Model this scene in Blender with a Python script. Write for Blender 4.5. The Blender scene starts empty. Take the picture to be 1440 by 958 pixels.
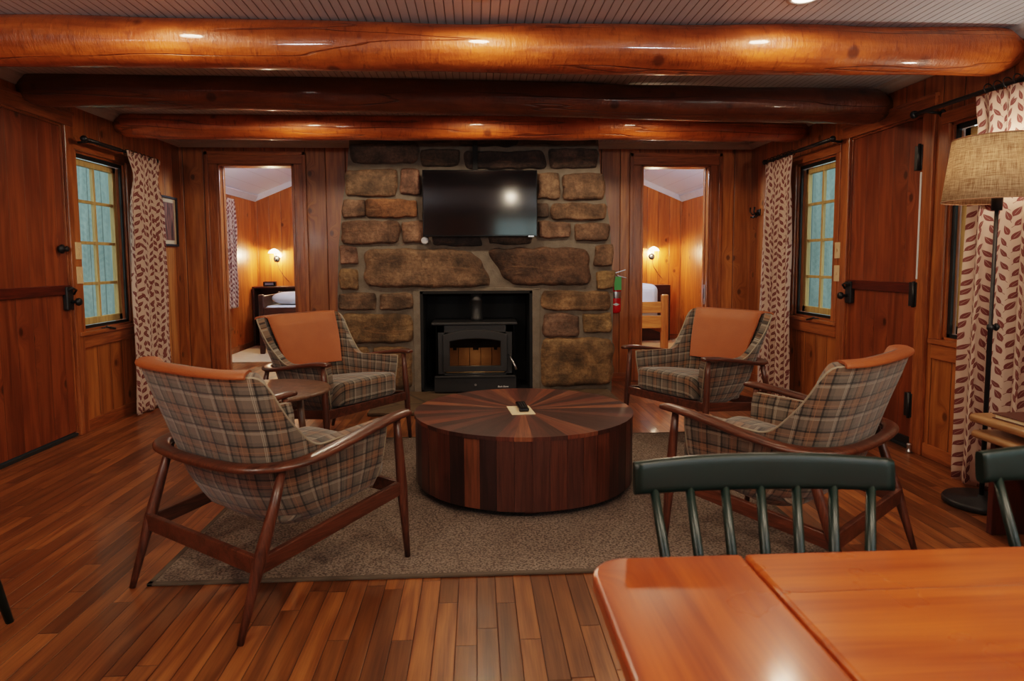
import bpy, bmesh, math, random
from mathutils import Vector, Matrix, noise as mnoise
random.seed(7)
C = bpy.context.scene
col = C.collection
PI = math.pi

# ------------------------------------------------------------------ materials
class NT:
    def __init__(s, name):
        s.mat = bpy.data.materials.new(name); s.mat.use_nodes = True
        s.t = s.mat.node_tree; s.t.nodes.clear()
        s.out = s.t.nodes.new('ShaderNodeOutputMaterial')
    def n(s, k, **kw):
        x = s.t.nodes.new(k)
        for a, b in kw.items(): setattr(x, a, b)
        return x
    def l(s, a, b): s.t.links.new(a, b)
    def put(s, inp, v):
        if hasattr(v, 'is_output'): s.l(v, inp)
        else: inp.default_value = v
    def m(s, op, a, b=0.0, c=0.0):
        x = s.n('ShaderNodeMath', operation=op)
        s.put(x.inputs[0], a); s.put(x.inputs[1], b); s.put(x.inputs[2], c)
        return x.outputs[0]
    def xyz(s, x, y, z):
        q = s.n('ShaderNodeCombineXYZ')
        for i, v in enumerate((x, y, z)): s.put(q.inputs[i], v)
        return q.outputs[0]
    def sep(s, v):
        q = s.n('ShaderNodeSeparateXYZ'); s.l(v, q.inputs[0]); return q.outputs
    def obj(s): return s.n('ShaderNodeTexCoord').outputs['Object']
    def uv(s): return s.n('ShaderNodeTexCoord').outputs['UV']
    def wn(s, v, dim='1D'):
        q = s.n('ShaderNodeTexWhiteNoise', noise_dimensions=dim)
        s.put(q.inputs['W'] if dim == '1D' else q.inputs['Vector'], v)
        return q.outputs['Value'], q.outputs['Color']
    def noise(s, v, scale=5., detail=4., rough=.55, dist=0.):
        q = s.n('ShaderNodeTexNoise'); s.put(q.inputs['Vector'], v)
        q.inputs['Scale'].default_value = scale; q.inputs['Detail'].default_value = detail
        q.inputs['Roughness'].default_value = rough; q.inputs['Distortion'].default_value = dist
        return q.outputs['Fac']
    def vor(s, v, scale=1., feature='F1', rand=1., dim='3D'):
        q = s.n('ShaderNodeTexVoronoi', feature=feature, voronoi_dimensions=dim); s.put(q.inputs['Vector'], v)
        q.inputs['Scale'].default_value = scale; q.inputs['Randomness'].default_value = rand
        return q.outputs
    def ramp(s, f, stops, interp='LINEAR'):
        q = s.n('ShaderNodeValToRGB'); q.color_ramp.interpolation = interp
        e = q.color_ramp.elements
        while len(e) > 1: e.remove(e[0])
        e[0].position = stops[0][0]; e[0].color = (*stops[0][1], 1) if not isinstance(stops[0][1], float) else (stops[0][1],)*3+(1,)
        for p, c in stops[1:]:
            x = e.new(p); x.color = (*c, 1) if not isinstance(c, float) else (c, c, c, 1)
        s.put(q.inputs[0], f); return q.outputs[0]
    def mr(s, v, a, b, c=0., d=1.):
        q = s.n('ShaderNodeMapRange', interpolation_type='SMOOTHSTEP'); s.put(q.inputs[0], v)
        for i, z in enumerate((a, b, c, d)): s.put(q.inputs[i+1], z)
        return q.outputs[0]
    def mix(s, f, a, b, mode='MIX'):
        q = s.n('ShaderNodeMix', data_type='RGBA', blend_type=mode)
        s.put(q.inputs[0], f)
        for i, z in ((6, a), (7, b)):
            if isinstance(z, tuple): q.inputs[i].default_value = (*z, 1) if len(z) == 3 else z
            elif isinstance(z, float): q.inputs[i].default_value = (z, z, z, 1)
            else: s.l(z, q.inputs[i])
        return q.outputs[2]
    def bsdf(s, color=None, rough=.5, bump=None, bd=.01, bs=1., **kw):
        p = s.n('ShaderNodeBsdfPrincipled')
        if color is not None:
            if isinstance(color, tuple): p.inputs['Base Color'].default_value = (*color, 1)
            else: s.l(color, p.inputs['Base Color'])
        s.put(p.inputs['Roughness'], rough)
        for k, v in kw.items():
            i = p.inputs[k.replace('_', ' ')]
            if isinstance(v, tuple) and len(v) == 3: v = (*v, 1)
            s.put(i, v)
        if bump is not None:
            b = s.n('ShaderNodeBump'); b.inputs['Strength'].default_value = bs; b.inputs['Distance'].default_value = bd
            s.put(b.inputs['Height'], bump); s.l(b.outputs[0], p.inputs['Normal'])
        s.l(p.outputs[0], s.out.inputs[0]); return p

def lin(r, g, b):
    f = lambda c: (c/255/12.92) if c/255 <= .04045 else ((c/255+.055)/1.055)**2.4
    return (f(r), f(g), f(b))

def plain(name, c, rough=.5, bump=0, **kw):
    t = NT(name)
    o = t.obj(); nz = t.noise(o, 9., 4.)
    v = t.mix(nz, tuple(x*.86 for x in c), tuple(min(1, x*1.12) for x in c))
    t.bsdf(v, rough, bump=t.noise(o, 120., 3.) if bump else None, bd=bump or .001, **kw)
    return t.mat

def boards(name, ui, vi, width, dark, light, rough=.28, groove=.035, gdepth=.004, tone=.35, knots=1., coat=.3, off=0., joint=0., gdark=.8, gscale=1.):
    """vertical (or lengthwise) planks: ui = axis across, vi = axis along the grain"""
    t = NT(name); s = t.sep(t.obj())
    u = t.m('ADD', s[ui], 20.0+off); v = t.m('ADD', s[vi], 20.0)
    w = s[3-ui-vi]
    k0 = t.m('DIVIDE', u, width); k = t.m('FLOOR', k0); f = t.m('FRACT', k0)
    r1, rc = t.wn(k)
    gap = t.m('MINIMUM', f, t.m('SUBTRACT', 1., f))
    gm = t.m('SUBTRACT', 1., t.mr(gap, 0., groove))
    seed = r1
    if joint:
        vo = t.m('DIVIDE', t.m('ADD', v, t.m('MULTIPLY', r1, joint*7)), joint)
        kr = t.m('FLOOR', vo); fr = t.m('FRACT', vo)
        seed, _ = t.wn(t.xyz(k, kr, 3.), '3D')
        g2 = t.m('MINIMUM', fr, t.m('SUBTRACT', 1., fr))
        gm = t.m('MAXIMUM', gm, t.m('SUBTRACT', 1., t.mr(g2, 0., groove*width/joint*1.0)))
    so = t.m('MULTIPLY', seed, 37.)
    # knots
    kv = t.xyz(t.m('ADD', t.m('MULTIPLY', u, 1.0), so), t.m('MULTIPLY', v, .7), 0.)
    vo_ = t.vor(kv, 3.2, dim='2D')
    ex = t.m('GREATER_THAN', t.sep(vo_['Color'])[0], 1.-.6*knots)
    kd = vo_['Distance']
    swirl = t.m('MULTIPLY', t.m('MULTIPLY', t.mr(kd, .0, .28, 1., 0.), ex), .09 if knots else 0.)
    # grain: stretched noise + rings
    gu = t.m('ADD', t.m('ADD', u, so), swirl)
    g1 = t.noise(t.xyz(t.m('MULTIPLY', gu, 26.*gscale), t.m('MULTIPLY', v, 1.3*gscale), t.m('MULTIPLY', w, 8.)), 1., 4., .6, .6)
    g2_ = t.noise(t.xyz(t.m('MULTIPLY', gu, 5.*gscale), t.m('MULTIPLY', v, .55*gscale), so), 1., 2., .5, .3)
    rings = t.m('SINE', t.m('MULTIPLY', g2_, 46.))
    fine = t.noise(t.xyz(t.m('MULTIPLY', gu, 160.*gscale), t.m('MULTIPLY', v, 5.*gscale), w), 1., 2.)
    g = t.m('ADD', t.m('MULTIPLY', g1, .55), t.m('ADD', t.m('MULTIPLY', rings, .07), t.m('MULTIPLY', fine, .32)))
    c = t.mix(t.mr(g, .12, .80), dark, light)
    tn = t.m('ADD', 1.-tone*.5, t.m('MULTIPLY', seed, tone))
    c = t.mix(1., c, t.xyz(tn, tn, tn), 'MULTIPLY')
    km = t.m('MULTIPLY', t.mr(kd, .035, .085, 1., 0.), ex)
    c = t.mix(t.m('MULTIPLY', km, .75), c, tuple(x*.22 for x in dark))
    c = t.mix(t.m('MULTIPLY', gm, gdark), c, tuple(x*.12 for x in dark))
    h = t.m('SUBTRACT', t.m('MULTIPLY', g, .06), gm)
    rr = t.m('ADD', rough, t.m('MULTIPLY', t.noise(t.obj(), 6., 3.), .15))
    t.bsdf(c, rr, bump=h, bd=gdepth, bs=.8, Coat_Weight=coat, Coat_Roughness=.12)
    return t.mat

def timber(name, dark, light, axis=1, rough=.35, scale=1., coat=.15, knots=False):
    """solid wood, grain along local axis"""
    t = NT(name); s = list(t.sep(t.obj()))
    k = [22.*scale]*3; k[axis] = 1.6*scale
    v = t.xyz(*[t.m('MULTIPLY', s[i], k[i]) for i in range(3)])
    g1 = t.noise(v, 1., 5., .6, .8); g2 = t.noise(v, 7., 3., .6)
    c = t.mix(t.mr(t.m('ADD', t.m('MULTIPLY', g1, .65), t.m('MULTIPLY', g2, .35)), .32, .68), dark, light)
    t.bsdf(c, rough, bump=g2, bd=.0008, Coat_Weight=coat, Coat_Roughness=.2)
    return t.mat

M = {}
M['pine_x'] = boards('pine_wall_x', 0, 2, .19, lin(124, 66, 28), lin(196, 124, 62), .27, off=.05)
M['pine_y'] = boards('pine_wall_y', 1, 2, .17, lin(124, 66, 28), lin(196, 124, 62), .25)
M['bed_x'] = boards('bedroom_pine_x', 0, 2, .17, lin(150, 74, 22), lin(208, 122, 52), .35, off=.02)
M['bed_y'] = boards('bedroom_pine_y', 1, 2, .13, lin(150, 74, 22), lin(208, 122, 52), .35)
M['door'] = boards('door_planks', 1, 2, .15, lin(92, 42, 20), lin(152, 82, 42), .25, groove=.02, tone=.3, gdepth=.002, gdark=.6, off=.03)
M['floor'] = boards('oak_strip_floor', 0, 1, .068, lin(84, 44, 20), lin(162, 102, 54), .3, groove=.04, gdepth=.0015, tone=.85, knots=0., coat=.25, joint=.78, gdark=.85)
M['trim_z'] = timber('stained_trim_vertical', lin(112, 60, 28), lin(174, 104, 54), 2, .28, .8, .4)
M['trim_y'] = timber('stained_trim_depth', lin(112, 60, 28), lin(174, 104, 54), 1, .28, .8, .4)
M['trim_x'] = timber('stained_trim_width', lin(112, 60, 28), lin(174, 104, 54), 0, .28, .8, .4)
M['walnut'] = timber('walnut', lin(54, 29, 18), lin(104, 60, 40), 1, .34, 1.2, .25)
M['walnut_z'] = timber('walnut_legs', lin(54, 29, 18), lin(104, 60, 40), 2, .36, 1.2, .2)
M['oldwood'] = timber('greyed_walnut', lin(74, 50, 36), lin(122, 88, 64), 2, .4, 1.2, .15)
M['beech'] = timber('honey_edge_wood', lin(140, 98, 62), lin(186, 140, 96), 1, .35, 1., .2)
M['redcab'] = timber('dark_red_wood', lin(52, 18, 10), lin(84, 32, 18), 2, .4, 1., .1)
M['bedwood'] = timber('bed_pine', lin(176, 98, 36), lin(216, 142, 66), 0, .4, 1., .1)
M['bedpost'] = timber('bed_post_pine', lin(150, 78, 28), lin(196, 118, 52), 2, .4, 1., .1)
M['darkbed'] = timber('dark_bed_wood', lin(40, 18, 10), lin(74, 36, 20), 0, .4, 1., .1)
M['rail'] = timber('door_rail_wood', lin(60, 20, 8), lin(98, 40, 18), 1, .3, 1., .2)
M['sash'] = timber('pale_sash_wood', lin(176, 140, 84), lin(214, 180, 120), 2, .5, .8, 0)
M['black'] = plain('black_iron', (.012, .012, .013), .42, .0006)
M['blackgloss'] = plain('black_gloss', (.008, .008, .009), .16)
M['blackmatte'] = plain('soot_black', (.006, .0055, .005), .8, .001)
M['stovemetal'] = plain('stove_cast_metal', (.018, .017, .017), .45, .0008)
M['white'] = plain('white_paint', (.62, .62, .64), .55)
M['crown'] = plain('crown_white', (.55, .54, .53), .5)
M['plate'] = plain('almond_plastic', lin(214, 180, 140), .4)
M['cream'] = plain('cream_card', lin(236, 214, 176), .6)
M['sheet'] = plain('white_linen', lin(226, 226, 230), .85, .002)
M['carpet'] = plain('bedroom_carpet', lin(206, 176, 142), .95, .004)
M['steel'] = plain('brushed_steel', (.5, .5, .52), .3, Metallic=1.)
M['redpaint'] = plain('extinguisher_red', (.55, .008, .012), .25)
M['greentag'] = plain('green_paper_tag', lin(90, 178, 104), .6)
M['darkgreen'] = plain('dark_green_paint', lin(8, 28, 23), .36)
M['rubber'] = plain('dark_rubber', (.02, .02, .02), .7)
M['leatherbook'] = plain('brown_leather_cover', lin(84, 48, 36), .5, .001)
M['brass'] = plain('brass', (.8, .55, .2), .25, Metallic=1.)
M['greybox'] = plain('grey_box', lin(110, 110, 120), .5)
M['glow_tag'] = plain('white_print', (.7, .7, .7), .5)

def m_emit(name, c, s):
    t = NT(name); e = t.n('ShaderNodeEmission'); e.inputs[0].default_value = (*c, 1); e.inputs[1].default_value = s
    t.l(e.outputs[0], t.out.inputs[0]); return t.mat
M['lampglow'] = m_emit('recessed_lamp_glow', (1, .78, .55), 14.)
M['sconceglow'] = m_emit('sconce_glow', (1, .80, .55), 9.)

def m_log(tint=1.):
    t = NT('varnished_log'); o = t.obj(); s = t.sep(o)
    v = t.xyz(t.m('MULTIPLY', s[0], 2.2), t.m('MULTIPLY', s[1], 15.), t.m('MULTIPLY', s[2], 15.))
    g = t.noise(v, 1., 5., .6, .7); b = t.noise(t.xyz(t.m('MULTIPLY', s[0], 1.), t.m('MULTIPLY', s[1], 3.), t.m('MULTIPLY', s[2], 3.)), 2.2, 3.)
    sc = t.noise(t.xyz(t.m('MULTIPLY', s[0], 40.), t.m('MULTIPLY', s[1], 12.), t.m('MULTIPLY', s[2], 12.)), 1., 4., .7)
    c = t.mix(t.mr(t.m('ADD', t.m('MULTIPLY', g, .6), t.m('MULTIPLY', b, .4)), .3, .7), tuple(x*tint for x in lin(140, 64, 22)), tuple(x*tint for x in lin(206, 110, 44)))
    vo = t.vor(t.xyz(t.m('MULTIPLY', s[0], 1.), s[1], s[2]), 4.2)
    ex = t.m('GREATER_THAN', t.sep(vo['Color'])[1], .3)
    km = t.m('MULTIPLY', t.mr(vo['Distance'], .08, .17, 1., 0.), ex)
    c = t.mix(t.m('MULTIPLY', km, .75), c, tuple(x*tint for x in lin(60, 20, 6)))
    c = t.mix(t.mr(sc, .52, .70, 0., .55), c, lin(92, 38, 12))
    # long drying cracks
    cr = t.noise(t.xyz(t.m('MULTIPLY', s[0], .5), t.m('MULTIPLY', s[1], 9.), t.m('MULTIPLY', s[2], 9.)), 1., 2., .5, .2)
    cm = t.m('SUBTRACT', 1., t.mr(t.m('ABSOLUTE', t.m('SUBTRACT', cr, .5)), 0., .012))
    c = t.mix(t.m('MULTIPLY', cm, .6), c, lin(50, 18, 5))
    gg = t.noise(o, 3., 5., .65); c = t.mix(t.mr(gg, .45, .7, 0., .45), c, tuple(x*tint for x in lin(112, 46, 14)))
    h = t.m('ADD', t.m('MULTIPLY', sc, .5), t.m('SUBTRACT', t.m('MULTIPLY', b, 1.2), t.m('MULTIPLY', cm, .4)))
    t.bsdf(c, .45, bump=h, bd=.016, bs=.8, Coat_Weight=.7, Coat_Roughness=.08)
    return t.mat
M['log'] = m_log()
M['log_shaded'] = m_log(.3)  # same log with the middle beam's shade put into its colour

def m_ceiling():
    t = NT('white_beadboard'); s = t.sep(t.obj())
    f = t.m('FRACT', t.m('DIVIDE', t.m('ADD', s[0], 20.), .042))
    gap = t.m('MINIMUM', f, t.m('SUBTRACT', 1., f)); gm = t.m('SUBTRACT', 1., t.mr(gap, .0, .09))
    nz = t.noise(t.obj(), 3., 4.)
    c = t.mix(nz, lin(196, 202, 210), lin(222, 228, 238))
    c = t.mix(t.m('MULTIPLY', gm, .72), c, lin(70, 60, 54))
    t.bsdf(c, .45, bump=t.m('SUBTRACT', 1., gm), bd=.004)
    return t.mat
M['ceiling'] = m_ceiling()

def m_bedceil():
    t = NT('white_plank_ceiling'); s = t.sep(t.obj())
    f = t.m('FRACT', t.m('DIVIDE', t.m('ADD', s[0], 20.), .2)); gap = t.m('MINIMUM', f, t.m('SUBTRACT', 1., f))
    gm = t.m('SUBTRACT', 1., t.mr(gap, .0, .03))
    c = t.mix(t.m('MULTIPLY', gm, .3), lin(226, 234, 246), lin(120, 120, 130))
    t.bsdf(c, .5); return t.mat
M['bedceil'] = m_bedceil()

def m_stone():
    t = NT('sandstone_blocks'); o = t.obj()
    a = t.n('ShaderNodeAttribute', attribute_name='col').outputs['Color']
    n1 = t.noise(o, 7., 6., .65); n2 = t.noise(o, 38., 5., .7, .4); s = t.sep(o)
    st = t.noise(t.xyz(t.m('MULTIPLY', s[0], 3.), s[1], t.m('MULTIPLY', s[2], 16.)), 1., 4., .6, 1.)
    c = t.mix(t.mr(n1, .3, .72), t.mix(1., a, .42, 'MULTIPLY'), t.mix(1., a, (1.5, 1.38, 1.25), 'MULTIPLY'))
    c = t.mix(t.mr(n2, .35, .65, .45, 0.), c, t.mix(1., a, .25, 'MULTIPLY'))
    c = t.mix(t.mr(st, .55, .75, 0., .35), c, lin(150, 112, 78))
    h = t.m('ADD', t.m('MULTIPLY', n2, .6), t.m('MULTIPLY', st, .5))
    t.bsdf(c, .82, bump=h, bd=.022, bs=.9); return t.mat
M['stone'] = m_stone()
def m_mortar():
    t = NT('grey_mortar'); o = t.obj()
    c = t.mix(t.noise(o, 14., 5.), lin(92, 82, 72), lin(132, 120, 106))
    t.bsdf(c, .92, bump=t.noise(o, 60., 5., .7), bd=.006); return t.mat
M['mortar'] = m_mortar()

def m_plaid():
    t = NT('wool_plaid'); uv = t.uv()
    wob = t.noise(uv, 6., 2.)
    s = t.sep(uv)
    u = t.m('ADD', s[0], t.m('MULTIPLY', wob, .008)); v = t.m('ADD', s[1], t.m('MULTIPLY', wob, .006))
    grey = lin(116, 101, 88); tan = lin(126, 92, 66); olive = lin(88, 82, 72); brn = lin(40, 28, 24); dark = lin(18, 15, 14); pale = lin(120, 110, 98)
    st = [(0., grey), (.14, pale), (.24, dark), (.295, olive), (.40, grey), (.48, brn), (.52, tan), (.66, tan), (.75, dark), (.805, olive), (.9, grey)]
    a = t.ramp(t.m('FRACT', t.m('DIVIDE', u, .135)), st, 'CONSTANT')
    b = t.ramp(t.m('FRACT', t.m('DIVIDE', v, .125)), st, 'CONSTANT')
    # twill: alternate warp / weft diagonally
    tw = t.m('FRACT', t.m('MULTIPLY', t.m('ADD', s[0], s[1]), 320.))
    k = t.mr(t.m('ADD', tw, 0.), .3, .7, .38, .62)
    c = t.mix(k, a, b)
    def lines(x, per, pos, w):
        f = t.m('FRACT', t.m('DIVIDE', x, per)); return t.m('SUBTRACT', 1., t.mr(t.m('ABSOLUTE', t.m('SUBTRACT', f, pos)), w*.5, w))
    cr = t.m('MAXIMUM', t.m('MAXIMUM', lines(u, .135, .15, .011), lines(u, .135, .19, .011)), t.m('MAXIMUM', lines(v, .125, .15, .012), lines(v, .125, .19, .012)))
    c = t.mix(t.m('MULTIPLY', cr, .5), c, lin(196, 180, 158))
    dk = t.m('MAXIMUM', t.m('MAXIMUM', lines(u, .135, .265, .024), lines(u, .135, .775, .024)), t.m('MAXIMUM', lines(v, .125, .265, .028), lines(v, .125, .775, .028)))
    c = t.mix(t.m('MULTIPLY', dk, .62), c, lin(30, 24, 22))
    rd = t.m('MAXIMUM', lines(u, .135, .60, .012), lines(v, .125, .60, .013))
    c = t.mix(t.m('MULTIPLY', rd, .35), c, lin(186, 130, 92))
    c = t.mix(t.noise(uv, 400., 2.), t.mix(1., c, .8, 'MULTIPLY'), c)
    t.bsdf(c, .92, bump=t.noise(uv, 700., 2.), bd=.001, Sheen_Weight=.25, Sheen_Roughness=.5); return t.mat
M['plaid'] = m_plaid()
M['piping'] = plain('pale_welt', lin(150, 136, 116), .9)

def m_leather():
    t = NT('cognac_leather'); o = t.obj()
    c = t.mix(t.noise(o, 6., 4.), lin(138, 70, 32), lin(172, 94, 46))
    cells = t.vor(o, 260.)['Distance']
    t.bsdf(c, .48, bump=t.m('ADD', cells, t.noise(o, 14., 4.)), bd=.0012); return t.mat
M['leather'] = m_leather()

def m_curtain():
    t = NT('leaf_print_cotton'); uv = t.uv(); s = t.sep(uv)
    nz = t.noise(uv, 5., 1.)
    masks = []
    def layer(cw, ch, ou, ov, ang, L, W, jit=.5):
        u = t.m('DIVIDE', t.m('ADD', t.m('ADD', s[0], ou), t.m('MULTIPLY', nz, .03)), cw); v = t.m('DIVIDE', t.m('ADD', s[1], ov), ch)
        cu = t.m('FLOOR', u); cv = t.m('FLOOR', v)
        r, rc = t.wn(t.xyz(cu, cv, ang*10), '3D'); q = t.sep(rc)
        fu = t.m('MULTIPLY', t.m('ADD', t.m('SUBTRACT', t.m('FRACT', u), .5), t.m('MULTIPLY', t.m('SUBTRACT', q[0], .5), .22)), cw)
        fv = t.m('MULTIPLY', t.m('ADD', t.m('SUBTRACT', t.m('FRACT', v), .5), t.m('MULTIPLY', t.m('SUBTRACT', q[1], .5), .22)), ch)
        a = t.m('ADD', t.m('MULTIPLY', t.m('SUBTRACT', r, .5), jit), ang)
        ca = t.m('COSINE', a); sa = t.m('SINE', a)
        x = t.m('ADD', t.m('MULTIPLY', fu, ca), t.m('MULTIPLY', fv, sa))
        y = t.m('SUBTRACT', t.m('MULTIPLY', fv, ca), t.m('MULTIPLY', fu, sa))
        yn = t.m('DIVIDE', y, L)
        wd = t.m('MULTIPLY', t.m('SUBTRACT', 1., t.m('MULTIPLY', yn, yn)), W)
        wd = t.m('MULTIPLY', wd, t.m('SUBTRACT', 1., t.m('MULTIPLY', yn, .35)))
        d = t.m('SUBTRACT', wd, t.m('ABSOLUTE', x))
        leaf = t.mr(d, -.0004, .0008)
        vein = t.m('MULTIPLY', t.m('SUBTRACT', 1., t.mr(t.m('ABSOLUTE', x), .0003, .0010)), .6)
        stem = t.m('MULTIPLY', t.m('SUBTRACT', 1., t.mr(t.m('ABSOLUTE', x), .0006, .0014)), t.m('LESS_THAN', t.m('ABSOLUTE', t.m('ADD', y, L)), L*.45))
        return t.m('MAXIMUM', t.m('MULTIPLY', leaf, t.m('SUBTRACT', 1., vein)), stem)
    l1 = layer(.086, .058, 0, 0, .62, .027, .0112); l2 = layer(.086, .058, .043, .029, -.55, .027, .0112); l3 = layer(.12, .1, .02, .01, .05, .024, .0095, 1.2)
    m = t.m('MAXIMUM', t.m('MAXIMUM', l1, l2), l3)
    c = t.mix(m, lin(222, 192, 174), lin(132, 76, 72))
    weave = t.noise(uv, 500., 2.)
    p = t.bsdf(c, .9, bump=weave, bd=.0008)
    tr = t.n('ShaderNodeBsdfTranslucent'); t.l(c, tr.inputs[0])
    mx = t.n('ShaderNodeMixShader'); mx.inputs[0].default_value = .3
    t.l(p.outputs[0], mx.inputs[1]); t.l(tr.outputs[0], mx.inputs[2]); t.l(mx.outputs[0], t.out.inputs[0])
    return t.mat
M['curtain'] = m_curtain()

def m_shade():
    t = NT('linen_lampshade'); uv = t.uv(); s = t.sep(uv)
    a = t.noise(t.xyz(t.m('MULTIPLY', s[0], 12.), t.m('MULTIPLY', s[1], 260.), 0.), 1., 3., .7)
    b = t.noise(t.xyz(t.m('MULTIPLY', s[0], 300.), t.m('MULTIPLY', s[1], 14.), 4.), 1., 3., .7)
    w = t.m('MULTIPLY', t.m('ADD', a, b), .5)
    c = t.mix(t.mr(w, .38, .62), lin(150, 116, 84), lin(226, 200, 164))
    p = t.bsdf(c, .9, bump=w, bd=.001)
    tr = t.n('ShaderNodeBsdfTranslucent'); t.l(c, tr.inputs[0])
    mx = t.n('ShaderNodeMixShader'); mx.inputs[0].default_value = .35
    t.l(p.outputs[0], mx.inputs[1]); t.l(tr.outputs[0], mx.inputs[2]); t.l(mx.outputs[0], t.out.inputs[0])
    return t.mat
M['shade'] = m_shade()

def m_glass():
    t = NT('window_glass'); g = t.n('ShaderNodeBsdfTransparent'); g.inputs[0].default_value = (.86, .93, .92, 1)
    s = t.n('ShaderNodeBsdfGlossy'); s.inputs['Roughness'].default_value = .03
    mx = t.n('ShaderNodeMixShader'); mx.inputs[0].default_value = .07; t.l(g.outputs[0], mx.inputs[1]); t.l(s.outputs[0], mx.inputs[2])
    t.l(mx.outputs[0], t.out.inputs[0]); return t.mat
M['glass'] = m_glass()

def m_rug():
    t = NT('taupe_rug'); o = t.obj()
    a = t.noise(o, 110., 3., .7); b = t.noise(o, 5., 3.)
    c = t.mix(t.mr(a, .38, .62), lin(78, 66, 58), lin(148, 130, 116)); c = t.mix(t.mr(b, .3, .7, 0., .25), c, lin(96, 80, 68))
    t.bsdf(c, .95, bump=a, bd=.005); return t.mat
M['rug'] = m_rug()
M['rugedge'] = plain('rug_binding', lin(92, 80, 68), .9)

def m_vcol(name, rough, grain_axis, coat=.1):
    t = NT(name); o = t.obj(); a = t.n('ShaderNodeAttribute', attribute_name='col').outputs['Color']
    s = t.sep(t.uv())
    g = t.noise(t.xyz(t.m('MULTIPLY', s[0], 60.), t.m('MULTIPLY', s[1], 3.), 0.), 1., 5., .65, .6)
    c = t.mix(t.mr(g, .3, .7), t.mix(1., a, .6, 'MULTIPLY'), t.mix(1., a, 1.25, 'MULTIPLY'))
    t.bsdf(c, rough, bump=g, bd=.001, Coat_Weight=coat, Coat_Roughness=.2); return t.mat
M['staves'] = m_vcol('reclaimed_staves', .42, 2)

def m_slate():
    t = NT('hearth_flagstone'); o = t.obj()
    vo = t.vor(o, 1.7, 'DISTANCE_TO_EDGE')['Distance']
    c = t.mix(t.noise(o, 6., 5., .65), lin(72, 58, 42), lin(116, 96, 72))
    c = t.mix(t.mr(vo, .015, .03, .6, 0.), c, lin(58, 50, 44))
    t.bsdf(c, .7, bump=t.noise(o, 25., 5., .7), bd=.008); return t.mat
M['hearth'] = m_slate()
M['brick'] = plain('firebrick', lin(206, 170, 120), .8, .004)
M['siding'] = boards('teal_siding', 0, 2, .12, lin(128, 146, 142), lin(176, 192, 186), .7, groove=.05, tone=.25, knots=0., coat=0., gdark=.5)
M['porch'] = plain('porch_boards', lin(120, 118, 112), .8)
M['leaf'] = plain('foliage', lin(72, 128, 58), .6)
M['bark'] = plain('bark', lin(80, 60, 44), .9, .01)
def m_glassstove():
    t = NT('stove_glass'); g = t.n('ShaderNodeBsdfTransparent'); g.inputs[0].default_value = (.55, .5, .45, 1)
    s = t.n('ShaderNodeBsdfGlossy'); s.inputs['Roughness'].default_value = .08
    mx = t.n('ShaderNodeMixShader'); mx.inputs[0].default_value = .06
    t.l(g.outputs[0], mx.inputs[1]); t.l(s.outputs[0], mx.inputs[2]); t.l(mx.outputs[0], t.out.inputs[0]); return t.mat
M['stoveglass'] = m_glassstove()

def m_table():
    return boards('orange_pine_tabletop', 1, 0, .24, lin(126, 50, 14), lin(190, 96, 36), .22, groove=.006, tone=.3, knots=.35, coat=.45, gdark=.6, gdepth=.001)
M['table'] = m_table()
M['table_end'] = boards('orange_pine_breadboard', 0, 1, .6, lin(118, 46, 14), lin(184, 88, 34), .22, groove=.001, tone=.1, knots=.6, coat=.5, gdepth=.001, off=.35)

def m_screen():
    t = NT('tv_panel'); t.bsdf((.004, .004, .005), .09, Specular_IOR_Level=.9, Coat_Weight=.6, Coat_Roughness=.1); return t.mat
M['tv'] = m_screen()

# ------------------------------------------------------------------ mesh helpers
def BM():
    b = bmesh.new(); b.loops.layers.uv.new('UVMap'); return b

def box(b, x0, x1, y0, y1, z0, z1, mat=None):
    vs = [b.verts.new(p) for p in ((x0,y0,z0),(x1,y0,z0),(x1,y1,z0),(x0,y1,z0),(x0,y0,z1),(x1,y0,z1),(x1,y1,z1),(x0,y1,z1))]
    fs = [b.faces.new([vs[i] for i in f]) for f in ((0,3,2,1),(4,5,6,7),(0,1,5,4),(1,2,6,5),(2,3,7,6),(3,0,4,7))]
    if mat is not None:
        for v in vs: v.co = mat @ v.co
    return fs

def beam_box(b, p, q, w, h, up=(0,0,1)):
    """box from p to q, w wide (sideways), h tall"""
    p, q = Vector(p), Vector(q); d = (q-p); L = d.length; d.normalize()
    sd = d.cross(Vector(up)).normalized(); u = sd.cross(d)
    mt = Matrix((sd, d, u)).transposed().to_4x4(); mt.translation = p
    box(b, -w/2, w/2, 0, L, -h/2, h/2, mt)

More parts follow.
